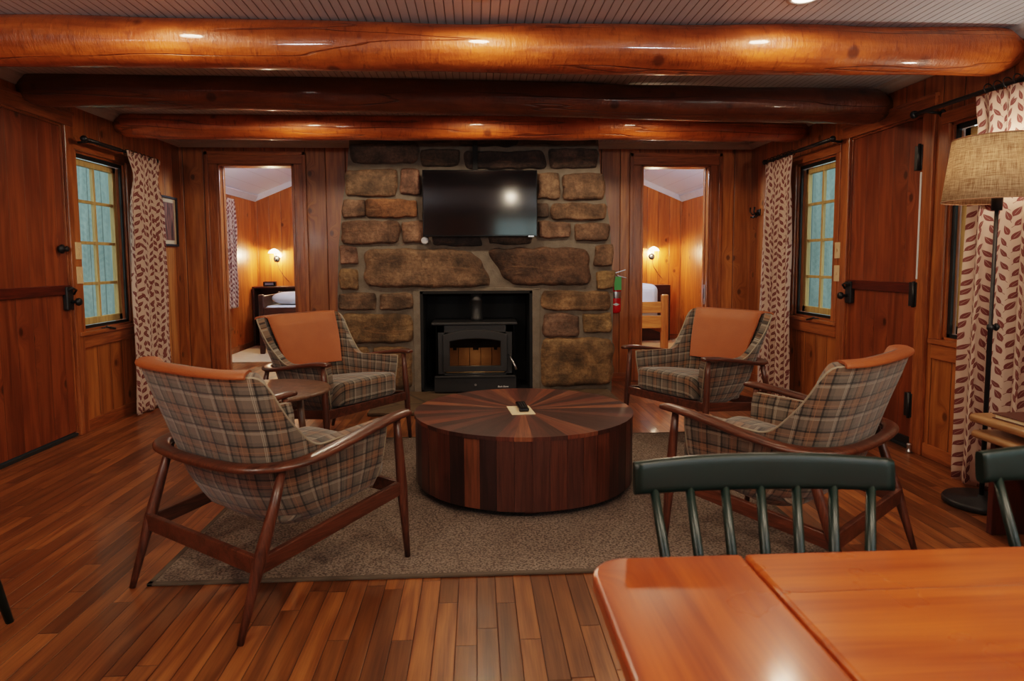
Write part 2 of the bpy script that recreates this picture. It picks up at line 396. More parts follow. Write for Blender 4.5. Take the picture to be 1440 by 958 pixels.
def sweep(b, pts, rad, seg=12, cap=True, sect=None, up=(0,0,1), closed=False):
    """tube (or custom section) along pts; rad float / list / list of (rw, rh)"""
    pts = [Vector(p) for p in pts]; n = len(pts)
    if not isinstance(rad, (list, tuple)): rad = [rad]*n
    uvl = b.loops.layers.uv.active
    rings = []; L = 0.; Ls = []
    dm = [0, 0, 0]
    for i in range(n-1):
        d_ = (pts[i+1]-pts[i]).normalized(); dm = [max(dm[k], abs(d_[k])) for k in range(3)]
    if up == (0, 0, 1) and dm[2] > .9: up = (0, 1, 0) if dm[1] < .9 else (1, 0, 0)
    for i, p in enumerate(pts):
        if i: L += (p-pts[i-1]).length
        Ls.append(L)
        if closed: d = pts[(i+1) % n]-pts[i-1]
        else: d = pts[min(i+1, n-1)]-pts[max(i-1, 0)]
        d.normalize(); U = Vector(up)
        sd = d.cross(U).normalized(); u = sd.cross(d)
        r = rad[i]; rw, rh = r if isinstance(r, (tuple, list)) else (r, r)
        ring = []
        for k in range(seg):
            a = 2*PI*k/seg; ca, sa = math.cos(a), math.sin(a)
            if sect:
                e = sect; ca = math.copysign(abs(ca)**e, ca); sa = math.copysign(abs(sa)**e, sa)
            ring.append(b.verts.new(p+sd*(ca*rw)+u*(sa*rh)))
        rings.append(ring)
    m = n if closed else n-1
    for i in range(m):
        A, B = rings[i], rings[(i+1) % n]
        for k in range(seg):
            f = b.faces.new((A[k], A[(k+1) % seg], B[(k+1) % seg], B[k])); f.smooth = True
            if uvl:
                for lp, (uu, vv) in zip(f.loops, ((k, Ls[i]), (k+1, Ls[i]), (k+1, Ls[min(i+1, n-1)]), (k, Ls[min(i+1, n-1)]))): lp[uvl].uv = (uu*.02, vv)
    if cap and not closed:
        b.faces.new(rings[0][::-1]); b.faces.new(rings[-1])
    return rings

def lathe(b, prof, c=(0, 0, 0), seg=32, cap=True, axis='z'):
    uvl = b.loops.layers.uv.active
    rings = []
    for r, z in prof:
        ring = []
        for k in range(seg):
            a = 2*PI*k/seg; x, y = r*math.cos(a), r*math.sin(a)
            p = {'z': (x, y, z), 'x': (z, x, y), 'y': (x, z, y)}[axis]
            ring.append(b.verts.new((p[0]+c[0], p[1]+c[1], p[2]+c[2])))
        rings.append(ring)
    for i in range(len(rings)-1):
        for k in range(seg):
            f = b.faces.new((rings[i][k], rings[i][(k+1) % seg], rings[i+1][(k+1) % seg], rings[i+1][k])); f.smooth = True
            if uvl:
                R = prof[i][0]
                for lp, (uu, vv) in zip(f.loops, ((k, prof[i][1]), (k+1, prof[i][1]), (k+1, prof[i+1][1]), (k, prof[i+1][1]))): lp[uvl].uv = (uu/seg*2*PI*R, vv)
    if cap:
        b.faces.new(rings[0][::-1]); b.faces.new(rings[-1])
    return rings

def grid(b, fn, nu, nv, closed_u=False, uvfn=None, smooth=True):
    uvl = b.loops.layers.uv.active
    V = [[b.verts.new(fn(i/nu, j/nv)) for j in range(nv+1)] for i in range(nu if closed_u else nu+1)]
    for i in range(nu):
        for j in range(nv):
            i2 = (i+1) % nu if closed_u else i+1
            f = b.faces.new((V[i][j], V[i2][j], V[i2][j+1], V[i][j+1])); f.smooth = smooth
            if uvl and uvfn:
                for lp, (a, c) in zip(f.loops, ((i, j), (i+1, j), (i+1, j+1), (i, j+1))): lp[uvl].uv = uvfn(a/nu, c/nv)
    return V

def prism(b, poly, y0, y1):
    """polygon in x,z extruded along y"""
    A = [b.verts.new((x, y0, z)) for x, z in poly]; B = [b.verts.new((x, y1, z)) for x, z in poly]
    b.faces.new(A); b.faces.new(B[::-1])
    for i in range(len(poly)):
        j = (i+1) % len(poly); b.faces.new((A[j], A[i], B[i], B[j]))

def obj(name, b, mat, parent=None, bevel=0., smooth=False, loc=None, kind=None, seg=2):
    bmesh.ops.recalc_face_normals(b, faces=b.faces)
    me = bpy.data.meshes.new(name); b.to_mesh(me); b.free()
    if smooth:
        for p in me.polygons: p.use_smooth = True
    o = bpy.data.objects.new(name, me); col.objects.link(o)
    for m in (mat if isinstance(mat, list) else [mat]): me.materials.append(m)
    if parent: o.parent = parent
    if loc: o.location = loc
    if kind: o['kind'] = kind
    if bevel:
        md = o.modifiers.new('bevel', 'BEVEL'); md.width = bevel; md.segments = seg; md.limit_method = 'ANGLE'; md.angle_limit = math.radians(40)
        md.harden_normals = False
    return o

def thing(name, label, cat, loc=(0, 0, 0), rz=0., group=None):
    o = bpy.data.objects.new(name, None); o.empty_display_size = .1; col.objects.link(o)
    o.location = loc; o.rotation_euler = (0, 0, rz); o['label'] = label; o['category'] = cat
    if group: o['group'] = group
    return o
def tag(o, label, cat, group=None):
    o['label'] = label; o['category'] = cat
    if group: o['group'] = group
    return o
def struct(name, b, mat, parent=None, bevel=0.):
    o = obj(name, b, mat, parent, bevel)
    if not parent: o['kind'] = 'structure'
    return o
def sroot(name, loc=(0, 0, 0)):
    o = bpy.data.objects.new(name, None); col.objects.link(o); o.location = loc; o['kind'] = 'structure'; return o
def copy_tree(o, parent=None):
    c = o.copy(); col.objects.link(c)
    if parent: c.parent = parent
    for ch in [x for x in bpy.data.objects if x.parent == o]: copy_tree(ch, c)
    return c
def setcol(me_faces_bm, faces, c, layer):
    for f in faces:
        for l in f.loops: l[layer] = (*c, 1)

XL, XR, YB, ZC = -2.79, 2.73, 6.5, 2.35
YR = -3.4      # wall behind the viewer
T = .12

# ------------------------------------------------------------------ room shell
b = BM(); box(b, XL-T, XR+T, YR-T, YB+T, -.1, 0); struct('floor', b, M['floor'])
b = BM(); box(b, XL-T, XR+T, YR-T, YB+T, ZC, ZC+.1); struct('ceiling', b, M['ceiling'])

def side_wall(name, x0, x1, opens, mat, ya=YR, yb=YB+T, top=ZC):
    """wall across y with openings (y0,y1,z0,z1)"""
    b = BM(); y = ya
    for (a, c, z0, z1) in sorted(opens):
        box(b, x0, x1, y, a, 0, top)
        if z0 > 0: box(b, x0, x1, a, c, 0, z0)
        box(b, x0, x1, a, c, z1, top); y = c
    box(b, x0, x1, y, yb, 0, top)
    return struct(name, b, mat)
WL = (4.83, 5.50, .72, 1.99)
WR1 = (4.92, 5.54, .73, 2.0)
WR2 = (2.86, 3.72, .73, 1.98)
DL = (3.80, 4.71, 0., 2.135)
DR = (3.945, 4.735, 0., 2.075)
side_wall('wall_left', XL-T, XL, [WL, DL], M['pine_y'])
side_wall('wall_right', XR, XR+T, [WR1, WR2, DR, (-1.6, .9, .8, 2.0)], M['pine_y'])
OL = (-2.44, -1.725, 2.135); OR = (1.625, 2.315, 2.135)
b = BM()
for x0, x1 in ((XL-T, OL[0]), (OL[1], OR[0]), (OR[1], XR+T)): box(b, x0, x1, YB, YB+T, 0, ZC)
for o_ in (OL, OR): box(b, o_[0], o_[1], YB, YB+T, o_[2], ZC)
struct('wall_back', b, M['pine_x'])
b = BM()
box(b, XL-T, .4, YR-T, YR, 0, ZC); box(b, 2.1, XR+T, YR-T, YR, 0, ZC); box(b, .4, 2.1, YR-T, YR, 0, 1.05); box(b, .4, 2.1, YR-T, YR, 2.2, ZC)
struct('wall_front', b, M['pine_x'])

# baseboards
def bboard(name, pieces, mat):
    b = BM()
    for p in pieces: box(b, *p)
    return struct(name, b, mat, bevel=.004)
bboard('baseboard_left', [(XL, XL+.016, 4.81, YB, 0, .085), (XL, XL+.016, YR, 3.70, 0, .085)], M['trim_y'])
bboard('baseboard_right', [(XR-.016, XR, 4.84, YB, 0, .085), (XR-.016, XR, YR, 3.83, 0, .085)], M['trim_y'])
bboard('baseboard_back', [(XL, OL[0]-.1, YB-.016, YB, 0, .085), (OL[1]+.1, -1.22, YB-.016, YB, 0, .085), (1.25, OR[0]-.1, YB-.016, YB, 0, .085), (OR[1]+.1, XR, YB-.016, YB, 0, .085)], M['trim_x'])

# crown mouldings (white)
def crown(name, a, c, inward):
    b = BM(); a, c = Vector(a), Vector(c); n = Vector(inward)
    prof = [(0, 0), (.012, 0), (.02, .012), (.035, .03), (.05, .04), (.055, .06), (0, .06)]
    A = [b.verts.new(a+n*p[0]+Vector((0, 0, ZC-.06+p[1]))) for p in prof]; B = [b.verts.new(c+n*p[0]+Vector((0, 0, ZC-.06+p[1]))) for p in prof]
    b.faces.new(A); b.faces.new(B[::-1])
    for i in range(len(prof)):
        j = (i+1) % len(prof); b.faces.new((A[j], A[i], B[i], B[j]))
    struct(name, b, M['crown'])
crown('trim_1', (XL, YR, 0), (XL, YB, 0), (1, 0, 0)); crown('trim_2', (XR, YR, 0), (XR, YB, 0), (-1, 0, 0)); crown('trim_3', (XL, YB, 0), (XR, YB, 0), (0, -1, 0))

# doorway casings to the bedrooms
def doorway_trim(name, o_):
    x0, x1, z1 = o_; r = sroot(name, ((x0+x1)/2, YB, 0)); cx = (x0+x1)/2
    for s, xe in ((-1, x0), (1, x1)):
        b = BM(); xs = sorted((xe-cx, xe-cx+s*.10)); box(b, xs[0], xs[1], -.018, 0, 0, z1)
        xs = sorted((xe-cx+s*.08, xe-cx+s*.115)); box(b, xs[0], xs[1], -.03, -.018, 0, z1+.115)
        obj('side_casing', b, M['trim_z'], r, .004)
        b = BM(); xs = sorted((xe-cx-s*.022, xe-cx)); box(b, xs[0], xs[1], -.02, T+.01, 0, z1)
        obj('jamb', b, M['trim_z'], r, .003)
        b = BM(); xs = sorted((xe-cx-s*.034, xe-cx-s*.022)); box(b, xs[0], xs[1], .05, .09, 0, z1-.02)
        obj('door_stop', b, M['trim_z'], r, .002)
    b = BM(); box(b, x0-cx-.10, x1-cx+.10, -.018, 0, z1, z1+.09); box(b, x0-cx-.115, x1-cx+.115, -.03, -.018, z1+.08, z1+.115)
    obj('head_casing', b, M['trim_x'], r, .004)
    b = BM(); box(b, x0-cx, x1-cx, -.02, T+.01, z1-.02, z1); obj('head_jamb', b, M['trim_x'], r, .003)
doorway_trim('trim_4', OL); doorway_trim('trim_5', OR)
# strike plate on right doorway
b = BM(); box(b, OR[1]-.030, OR[1]-.0225, YB+.02, YB+.075, .76, .96)
o = obj('strike_plate', b, M['steel'], None, .002); tag(o, 'grey metal strike plate on the inner jamb of the right doorway', 'strike plate')
b = BM(); box(b, OR[1]-.032, OR[1]-.0302, YB+.035, YB+.06, .82, .92); obj('slot', b, M['black'], o)

# plank doors
def dutch_door(name, x, y0, y1, z1, inward, hinge_far, handle_y):
    """door in a side wall, inward = +1 (left wall) / -1 (right wall)"""
    s = inward; r = sroot(name, (x, (y0+y1)/2, 0)); cy = (y0+y1)/2
    def bx(nm, xa, xb, ya, yb, za, zb, mt, bev=.003, par=r):
        b = BM(); xs = sorted((xa*s, xb*s)); box(b, xs[0], xs[1], ya-cy, yb-cy, za, zb); return obj(nm, b, mt, par, bev)
    bx('upper_leaf', -.055, -.012, y0+.006, y1-.006, 1.025, z1-.008, M['door'])
    bx('lower_leaf', -.055, -.012, y0+.006, y1-.006, .03, 1.018, M['door'])
    bx('middle_rail', -.012, .008, y0+.01, y1-.01, .99, 1.055, M['rail'], .004)
    bx('threshold', -.11, .0, y0, y1, 0, .022, M['rubber'])
    for ya, yb in ((y0-.105, y0), (y1, y1+.10)): bx('side_casing', 0, .022, ya, yb, 0, z1+.005, M['trim_z'], .005)
    bx('head_casing', 0, .022, y0-.105, y1+.10, z1+.005, z1+.095, M['trim_y'], .005)
    bx('head_cap', 0, .03, y0-.115, y1+.11, z1+.085, z1+.105, M['trim_y'], .003)
    for ya, yb in ((y0-.001, y0+.006), (y1-.006, y1+.001)): bx('jamb', -.12, 0, ya, yb, 0, z1, M['trim_z'], .001)
    bx('head_jamb', -.12, 0, y0, y1, z1-.008, z1+.002, M['trim_y'], .001)
    # rim latch: plate, knob, keeper
    lz = .96
    p = bx('latch', -.012, .022, handle_y-.035, handle_y+.035, lz-.075, lz+.085, M['black'], .008)
    b = BM(); lathe(b, [(.012, .02), (.010, .04), (.012, .05), (.024, .056), (.028, .068), (.022, .082), (.008, .086)], (0, 0, 0), 16, axis='x')
    for v in b.verts: v.co = Vector((v.co.x*s, v.co.y+handle_y-cy+.01, v.co.z+lz-.02))
    obj('knob', b, M['black'], p)
    b = BM(); sweep(b, [(.02*s, handle_y-cy-.03, lz+.06), (.045*s, handle_y-cy-.01, lz+.075), (.045*s, handle_y-cy+.03, lz+.06), (.02*s, handle_y-cy+.04, lz+.03)], .007, 8)
    obj('thumb_lever', b, M['black'], p)
    return r, bx, cy
r, bx, cy = dutch_door('door_1', XL, DL[0], DL[1], DL[3], 1, False, 4.672)
# small surface bolt above the latch
b = BM(); lathe(b, [(.02, -.012), (.03, .004), (.032, .012), (.022, .02), (.012, .03), (.02, .04), (.014, .05)], (0, 4.63-cy, 1.30), 14, axis='x'); box(b, 0, .012, 4.63-cy, 4.69-cy, 1.288, 1.312)
obj('deadbolt', b, M['black'], r)
bx('hinge', -.012, -.002, 3.83, 3.87, .28, .40, M['black'])
b = BM(); box(b, 0, .004, 4.135-cy, 4.165-cy, .23, .33)
r, bx, cy = dutch_door('door_2', XR, DR[0], DR[1], DR[3], -1, True, 4.692)
for z in (1.82, .985, .29):
    h = bx('hinge', -.012, .028, 3.930, 4.0, z-.075, z+.075, M['black'], .004)
    b = BM(); lathe(b, [(.009, -.08), (.009, .08)], (-.034, 3.945-cy, z), 10); obj('hinge_pin', b, M['black'], h)
bx('hinge_gap_light', .022, .0245, 3.928, 3.944, 1.08, 1.73, M['white'], .001)  # white strip painting the light seen along the hinge gap
bx('door_sweep', -.012, .004, 3.96, 4.72, .03, .075, M['black'], .002)
b = BM(); lathe(b, [(.018, 0), (.018, .012), (.011, .018), (.011, .045), (.015, .05), (.012, .06)], (XR-.05, 3.90, 0), 14)
tag(obj('door_stop', b, M['steel']), 'small metal door stop on the floor beside the right plank door', 'door stop')

# windows
def window(name, x, o_, inward, crank=True, apron=True):
    y0, y1, z0, z1 = o_; s = inward; cy = (y0+y1)/2; r = sroot(name, (x, cy, z0))
    def bx(nm, xa, xb, ya, yb, za, zb, mt, bev=.003, par=r):
        b = BM(); xs = sorted((xa*s, xb*s)); box(b, xs[0], xs[1], ya-cy, yb-cy, za-z0, zb-z0); return obj(nm, b, mt, par, bev)
    c = .07
    for ya, yb in ((y0-c, y0), (y1, y1+c)): bx('side_casing', 0, .02, ya, yb, z0-.0, z1, M['trim_z'], .005)
    bx('head_casing', 0, .02, y0-c, y1+c, z1, z1+c, M['trim_y'], .005)
    bx('sill', -.02, .035, y0-c-.01, y1+c+.01, z0-.03, z0, M['trim_y'], .006)
    bx('apron', 0, .018, y0-c, y1+c, z0-.12, z0-.03, M['trim_y'], .005)
    # reveal lining
    for ya, yb in ((y0, y0+.015), (y1-.015, y1)): bx('reveal', -T, 0, ya, yb, z0, z1, M['trim_z'], .001)
    bx('reveal', -T, 0, y0, y1, z1-.015, z1, M['trim_y'], .001); bx('reveal', -T, 0, y0, y1, z0, z0+.015, M['trim_y'], .001)
    # black insect-screen frame
    b = BM()
    for q in ((y0+.015, y0+.04, z0+.015, z1-.015), (y1-.04, y1-.015, z0+.015, z1-.015), (y0+.015, y1-.015, z0+.015, z0+.035), (y0+.015, y1-.015, z1-.04, z1-.015)):
        xs = sorted((-.03*s, -.015*s)); box(b, xs[0], xs[1], q[0]-cy, q[1]-cy, q[2]-z0, q[3]-z0)
    obj('screen_frame', b, M['black'], r)
    # pale wooden sash with glazing bars, 2 x 4 lights
    ya, yb, za, zb = y0+.04, y1-.04, z0+.035, z1-.04
    b = BM(); xs = sorted((-.085*s, -.05*s))
    for q in ((ya, ya+.045, za, zb), (yb-.045, yb, za, zb), (ya, yb, za, za+.05), (ya, yb, zb-.045, zb)): box(b, xs[0], xs[1], q[0]-cy, q[1]-cy, q[2]-z0, q[3]-z0)
    sh = obj('sash', b, M['sash'], r, .003)
    nc = 2
    for i in range(1, nc):
        m_ = ya+(yb-ya)*i/nc; bx('glazing_bar', -.08, -.055, m_-.012, m_+.012, za, zb, M['sash'], .002, sh)
    for i in range(1, 4):
        m_ = za+(zb-za)*i/4; bx('glazing_bar', -.079, -.056, ya, yb, m_-.011, m_+.011, M['sash'], .002, sh)
    bx('pane', -.069, -.066, ya, yb, za, zb, M['glass'], 0, r)
    if crank:
        yc = cy-.08
        b = BM(); box(b, *sorted((.0, .03*s)), yc-.03-cy, yc+.03-cy, -.028, .006); sweep(b, [(.02*s, yc-cy, .01), (.045*s, yc-cy+.02, .0), (.05*s, yc-cy+.07, -.012)], [.009, .007, .009], 8)
        obj('crank_handle', b, M['black'], r, .003)
    return r
window('window_1', XL, WL, 1); window('window_2', XR, WR1, -1); window('window_3', XR, WR2, -1, False)
# windows of the part of the room behind the viewer
window('window_4', XR, (-1.6, .9, .8, 2.0), -1, False)
r = sroot('window_5', (1.25, YR, 1.05)); b = BM()
for q in ((-.85, -.78, 0, 1.15), (.78, .85, 0, 1.15), (-.03, .03, 0, 1.15), (-.85, .85, 0, .06), (-.85, .85, 1.09, 1.15), (-.85, .85, .56, .59)): box(b, q[0], q[1], -.08, -.02, q[2], q[3])
obj('sash', b, M['sash'], r); b = BM(); box(b, -.85, .85, -.05, -.046, 0, 1.15); obj('pane', b, M['glass'], r)

# ------------------------------------------------------------------ log beams
def log(label, y, zl, zr, rl, rr, seed, mat):
    b = BM(); N = 70; rnd = random.Random(seed); pts = []; rad = []
    for i in range(N+1):
        f = i/N; x = XL+.002+(XR-XL-.004)*f
        e = min(f, 1-f)*(XR-XL)
        k = 1-.38*max(0, 1-e/.12)**2
        rad.append((rl+(rr-rl)*f)*k*(1+.02*math.sin(f*9+seed)+.012*math.sin(f*31+seed*2)))
        pts.append((x, y+.012*math.sin(f*5+seed), zl+(zr-zl)*f+.008*math.sin(f*7+seed)))
    sweep(b, pts, rad, 40)
    for v in b.verts:
        n = mnoise.noise(Vector((v.co.x*2.3+seed, v.co.y*7, v.co.z*7)))
        cz = zl+(zr-zl)*((v.co.x-XL)/(XR-XL)); d = Vector((0, v.co.y-y, v.co.z-cz))
        v.co += d.normalized()*n*.007
    return tag(obj('log_beam', b, mat, smooth=True), label, 'log beam')
log('nearest glossy orange log beam under the white ceiling, brightly lit', 3.30, 2.238, 2.232, .113, .113, 1, M['log'])
log('middle log beam, the dark one in shadow between the two orange beams', 4.35, 2.288, 2.215, .108, .112, 5, M['log_shaded'])
log('farthest log beam, orange and closest to the stone fireplace', 5.42, 2.278, 2.270, .103, .098, 9, M['log'])

# ------------------------------------------------------------------ recessed ceiling lights
def downlight(x, y, label, e=16., vis=True):
    r = thing('recessed_light', label, 'ceiling light', (x, y, ZC), 0)
    b = BM(); lathe(b, [(.075, 0.), (.075, -.006), (.055, -.008), (.05, -.002), (.05, 0.)], (0, 0, 0), 28, cap=False); obj('trim_ring', b, M['white'], r)
    b = BM(); lathe(b, [(.001, -.012), (.03, -.011), (.05, -.004)], (0, 0, 0), 24, cap=False); obj('bulb_lens', b, M['lampglow'], r)
    ld = bpy.data.lights.new('downlight', 'SPOT'); ld.energy = e; ld.color = (1, .80, .58); ld.spot_size = math.radians(176); ld.spot_blend = .25; ld.shadow_soft_size = .05
    lo = bpy.data.objects.new('downlight_source', ld); col.objects.link(lo); lo.parent = r; lo.location = (0, 0, -.05)
E1, E2, E3 = 15., 36., 70.
downlight(.02, 2.93, 'glowing recessed ceiling light above the middle of the nearest beam', E1)
downlight(1.45, 2.93, 'glowing recessed ceiling light at the top right, nearer the floor lamp', E1)
downlight(-1.40, 2.93, 'glowing recessed ceiling light nearest the left wall, before the first beam', E1)
for x, w in ((-1.35, 'left'), (.02, 'centre'), (1.35, 'right')): downlight(x, 4.92, 'recessed ceiling light %s, behind the dark middle beam' % {'left': 'nearest the left curtain', 'centre': 'above the hearth', 'right': 'nearest the right curtain'}[w], E2)
for x, w in ((-1.4, 'left of'), (.6, 'right above'), (1.9, 'right of')): downlight(x, .35, 'recessed ceiling light %s the dining table near the viewer' % w, E3)

# bare area lights added behind the viewer to fill ceiling and beams
for x_, y_ in ((-2.1, -1.2), (2.1, -1.6)):
    ld = bpy.data.lights.new('fill_uplight', 'AREA'); ld.shape = 'DISK'; ld.size = .45; ld.energy = 82.; ld.color = (.97, .95, .93)
    lo = bpy.data.objects.new('fill_uplight', ld); col.objects.link(lo); lo.location = (x_, y_, 1.65); lo.rotation_euler = (math.radians(155), 0, 0)

# ------------------------------------------------------------------ fireplace
SC = {'d': lin(92, 78, 68), 'k': lin(66, 56, 50), 'b': lin(122, 96, 78), 'o': lin(148, 104, 70), 't': lin(128, 102, 72)}
STONES = [(-1.10,2.07,-0.49,2.24,"d"),(-0.47,2.04,-0.15,2.19,"d"),(-0.11,2.02,0.64,2.18,"k"),(0.66,2.03,1.10,2.20,"d"),(-0.90,2.26,-0.18,2.325,"d"),(-0.14,2.22,0.37,2.325,"k"),(0.40,2.24,1.09,2.325,"d"),(-1.13,1.78,-0.69,2.02,"b"),(-0.65,1.79,-0.48,2.02,"b"),(-0.44,1.78,0.00,1.99,"d"),(0.06,1.78,0.50,1.99,"d"),(0.55,1.75,0.74,1.99,"b"),(0.78,1.75,1.15,1.99,"b"),(-1.16,1.59,-0.98,1.75,"b"),(-0.97,1.59,-0.52,1.75,"o"),(-.48,1.46,.5,1.74,'d'),(0.55,1.60,0.64,1.72,"d"),(0.67,1.57,1.17,1.72,"b"),(-1.18,1.36,-0.67,1.57,"b"),(-0.65,1.37,-0.45,1.56,"b"),(0.55,1.41,0.85,1.55,"b"),(0.90,1.38,1.20,1.54,"b"),(-0.39,1.35,0.05,1.44,"k"),(0.10,1.36,0.50,1.43,"d"),(-1.20,1.18,-1.06,1.34,"b"),(1.08,1.15,1.23,1.35,"b"),(-1.21,0.96,-1.05,1.14,"t"),(1.09,0.95,1.24,1.11,"t"),(-1.22,0.78,-0.90,0.93,"b"),(-0.86,0.78,-0.58,0.92,"b"),(0.58,0.76,1.23,0.93,"t"),(-1.22,0.48,-0.57,0.74,"t"),(0.61,0.52,0.93,0.72,"b"),(0.97,0.55,1.22,0.73,"t"),(-1.23,0.05,-0.98,0.45,"t"),(-0.94,0.05,-0.59,0.44,"t"),(0.58,0.05,1.24,0.50,"t")]
YF = 5.95
fp = thing('stone_fireplace', 'tall sandstone block fireplace with grey mortar and a square black opening', 'fireplace', (0, YF, 0))
b = BM()
zc = ZC-.012
left = [(-1.25, .0), (-.50, .0), (-.49, .935), (-.49, zc), (-1.10, zc), (-1.10, 2.25), (-1.125, 1.99), (-1.17, 1.73), (-1.19, 1.55), (-1.215, 1.34), (-1.235, .92)]
right = [(.50, 0), (1.235, 0), (1.245, .9), (1.225, 1.33), (1.205, 1.54), (1.175, 1.75), (1.12, 1.99), (1.10, 2.27), (1.10, zc), (.50, zc), (.50, .935)]
prism(b, left, .012, YB-YF-.005); prism(b, right, .012, YB-YF-.005); prism(b, [(-.49, .935), (.50, .935), (.50, zc), (-.49, zc)], .012, YB-YF-.005)
obj('mortar_body', b, M['mortar'], fp)
b = BM(); cl = b.loops.layers.float_color.new('col')
def stone(q, c, seed, prot=.045, ex=.16):
    """q = four corners (x,z): bl, br, tr, tl"""
    rnd = random.Random(seed); n = 22
    kk = 1+rnd.uniform(-.22, .22); fc = tuple(max(.01, x*kk*(1+rnd.uniform(-.05, .05))) for x in c)
    # tints toward dark at some spots
    def fn(u, v):
        a, d = u*2-1, v*2-1
        # round the corners a little (squircle)
        k = 1-.11*(abs(a)**4)*(abs(d)**4)
        a2, d2 = a*k, d*k
        uu, vv = (a2+1)/2, (d2+1)/2
        x = (q[0][0]*(1-uu)+q[1][0]*uu)*(1-vv)+(q[3][0]*(1-uu)+q[2][0]*uu)*vv
        z = (q[0][1]*(1-uu)+q[1][1]*uu)*(1-vv)+(q[3][1]*(1-uu)+q[2][1]*uu)*vv
        e = max(abs(a), abs(d)); edge = max(0, (e-.55)/.45)
        x += mnoise.noise(Vector((x*9, z*9, seed)))*.022*e; z += mnoise.noise(Vector((x*9, z*9, seed+40)))*.018*e
        dep = prot*(1-edge**5)+mnoise.noise(Vector((x*6, z*6, seed*3.1)))*.012+mnoise.noise(Vector((x*22, z*22, seed)))*.006
        if e > .999: dep = -.02
        return (x, -dep+.015, z)
    nf = len(b.faces)
    grid(b, fn, n, n); b.faces.ensure_lookup_table()
    for f in b.faces[nf:]:
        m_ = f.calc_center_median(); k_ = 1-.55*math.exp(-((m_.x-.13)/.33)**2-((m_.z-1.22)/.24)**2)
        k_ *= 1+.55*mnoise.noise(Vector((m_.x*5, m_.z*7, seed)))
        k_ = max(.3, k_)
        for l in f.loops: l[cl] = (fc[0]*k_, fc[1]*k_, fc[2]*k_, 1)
for i, (x0, z0, x1, z1, k) in enumerate(STONES):
    j = random.Random(i); w = .016; x0 -= .012; x1 += .012; z0 -= .008; z1 += .008
    stone([(x0+j.uniform(-w, w), z0), (x1, z0+j.uniform(-w, w)*.6), (x1+j.uniform(-w, w), z1), (x0, z1+j.uniform(-w, w)*.6)], SC[k], i)
stone([(-1.02, .965), (.185, .962), (.02, 1.31), (-1.01, 1.335)], lin(122, 94, 74), 101, .055)
stone([(.29, .98), (1.06, .97), (1.04, 1.335), (.05, 1.325)], lin(110, 86, 66), 102, .055)
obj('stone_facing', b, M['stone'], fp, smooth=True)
# light mortar border round the opening and firebox
b = BM()
box(b, -.57, -.50, 0, .05, 0, .955); box(b, .50, .575, 0, .05, 0, .955); box(b, -.57, .575, 0, .05, .935, .968)
obj('opening_surround', b, M['mortar'], fp, .008)
b = BM()
box(b, -.505, -.48, .0, .52, .03, .935); box(b, .48, .505, .0, .52, .03, .935); box(b, -.505, .505, .50, .53, .03, .935); box(b, -.505, .505, .0, .53, .915, .94); box(b, -.505, .505, .0, .53, .03, .042)
obj('firebox', b, M['blackmatte'], fp)
# hearth slab
b = BM(); box(b, -.86, 1.20, 5.13, YF+.02, 0, .03)
box(b, -.49, .50, YF+.02, YF+.1, 0, .03)
hs = obj('hearth_slab', b, M['hearth'], None, .008); tag(hs, 'low brown flagstone hearth slab on the floor before the wood stove', 'hearth')

# wood stove
st = thing('wood_stove', 'black cast metal wood stove with arched glass door inside the fireplace', 'stove', (-.015, 5.86, .042))
b = BM(); box(b, -.345, -.325, 0, .44, .04, .60); box(b, .325, .345, 0, .44, .04, .60); box(b, -.345, .345, .42, .44, .04, .60); box(b, -.345, .345, 0, .44, .04, .165); box(b, -.345, .345, 0, .44, .53, .60)
box(b, -.345, -.27, 0, .03, .04, .60); box(b, .27, .345, 0, .03, .04, .60)
obj('body', b, M['stovemetal'], st, .004)
b = BM(); box(b, -.385, .375, -.03, .46, .60, .625); obj('top_plate', b, M['stovemetal'], st, .006)
b = BM(); box(b, -.365, .365, -.02, .0, 0.0, .13); obj('ash_drawer', b, M['stovemetal'], st, .004)
b = BM(); box(b, -.36, .36, -.045, 0, .13, .148); obj('ledge', b, M['stovemetal'], st, .004)
b = BM(); lathe(b, [(.010, -.035), (.012, -.028), (.006, -.02)], (0, 0, .065), 12, axis='y'); obj('drawer_knob', b, M['steel'], st)
# arched door frame with opening
def arch(w, z0, z1, rise, n=14): return [(-w, z0), (w, z0)]+[(w-2*w*i/n, z1+rise*(1-(1-2*i/n)**2)) for i in range(n+1)]
b = BM(); outer = arch(.285, .185, .515, .045); inner = arch(.225, .235, .455, .025)
for y, flip in ((-.04, 0), (0., 1)):
    pass
A = [[b.verts.new((x, y, z)) for x, z in P] for P in (outer, inner) for y in (-.035, 0.)]
n = len(outer)
for i in range(n):
    j = (i+1) % n
    b.faces.new((A[0][i], A[0][j], A[2][j], A[2][i])); b.faces.new((A[0][i], A[1][i], A[1][j], A[0][j])); b.faces.new((A[2][i], A[2][j], A[3][j], A[3][i])); b.faces.new((A[1][i], A[3][i], A[3][j], A[1][j]))
dr = obj('door', b, M['stovemetal'], st, .005)
b = BM(); prism(b, inner, -.014, -.010); obj('door_glass', b, M['stoveglass'], dr)
b = BM(); sweep(b, [(.30, -.03, .33), (.315, -.075, .31), (.345, -.10, .25), (.36, -.105, .21)], [.007, .007, .009, .010], 10); obj('door_handle', b, M['steel'], dr)
b = BM()
for i in range(5): box(b, -.26+i*.104, -.26+i*.104+.100, .25, .30, .17, .45)
box(b, -.26, .26, .02, .28, .165, .175); box(b, -.27, -.255, .02, .28, .17, .45); box(b, .255, .27, .02, .28, .17, .45)
obj('firebrick_lining', b, M['brick'], st, .003)
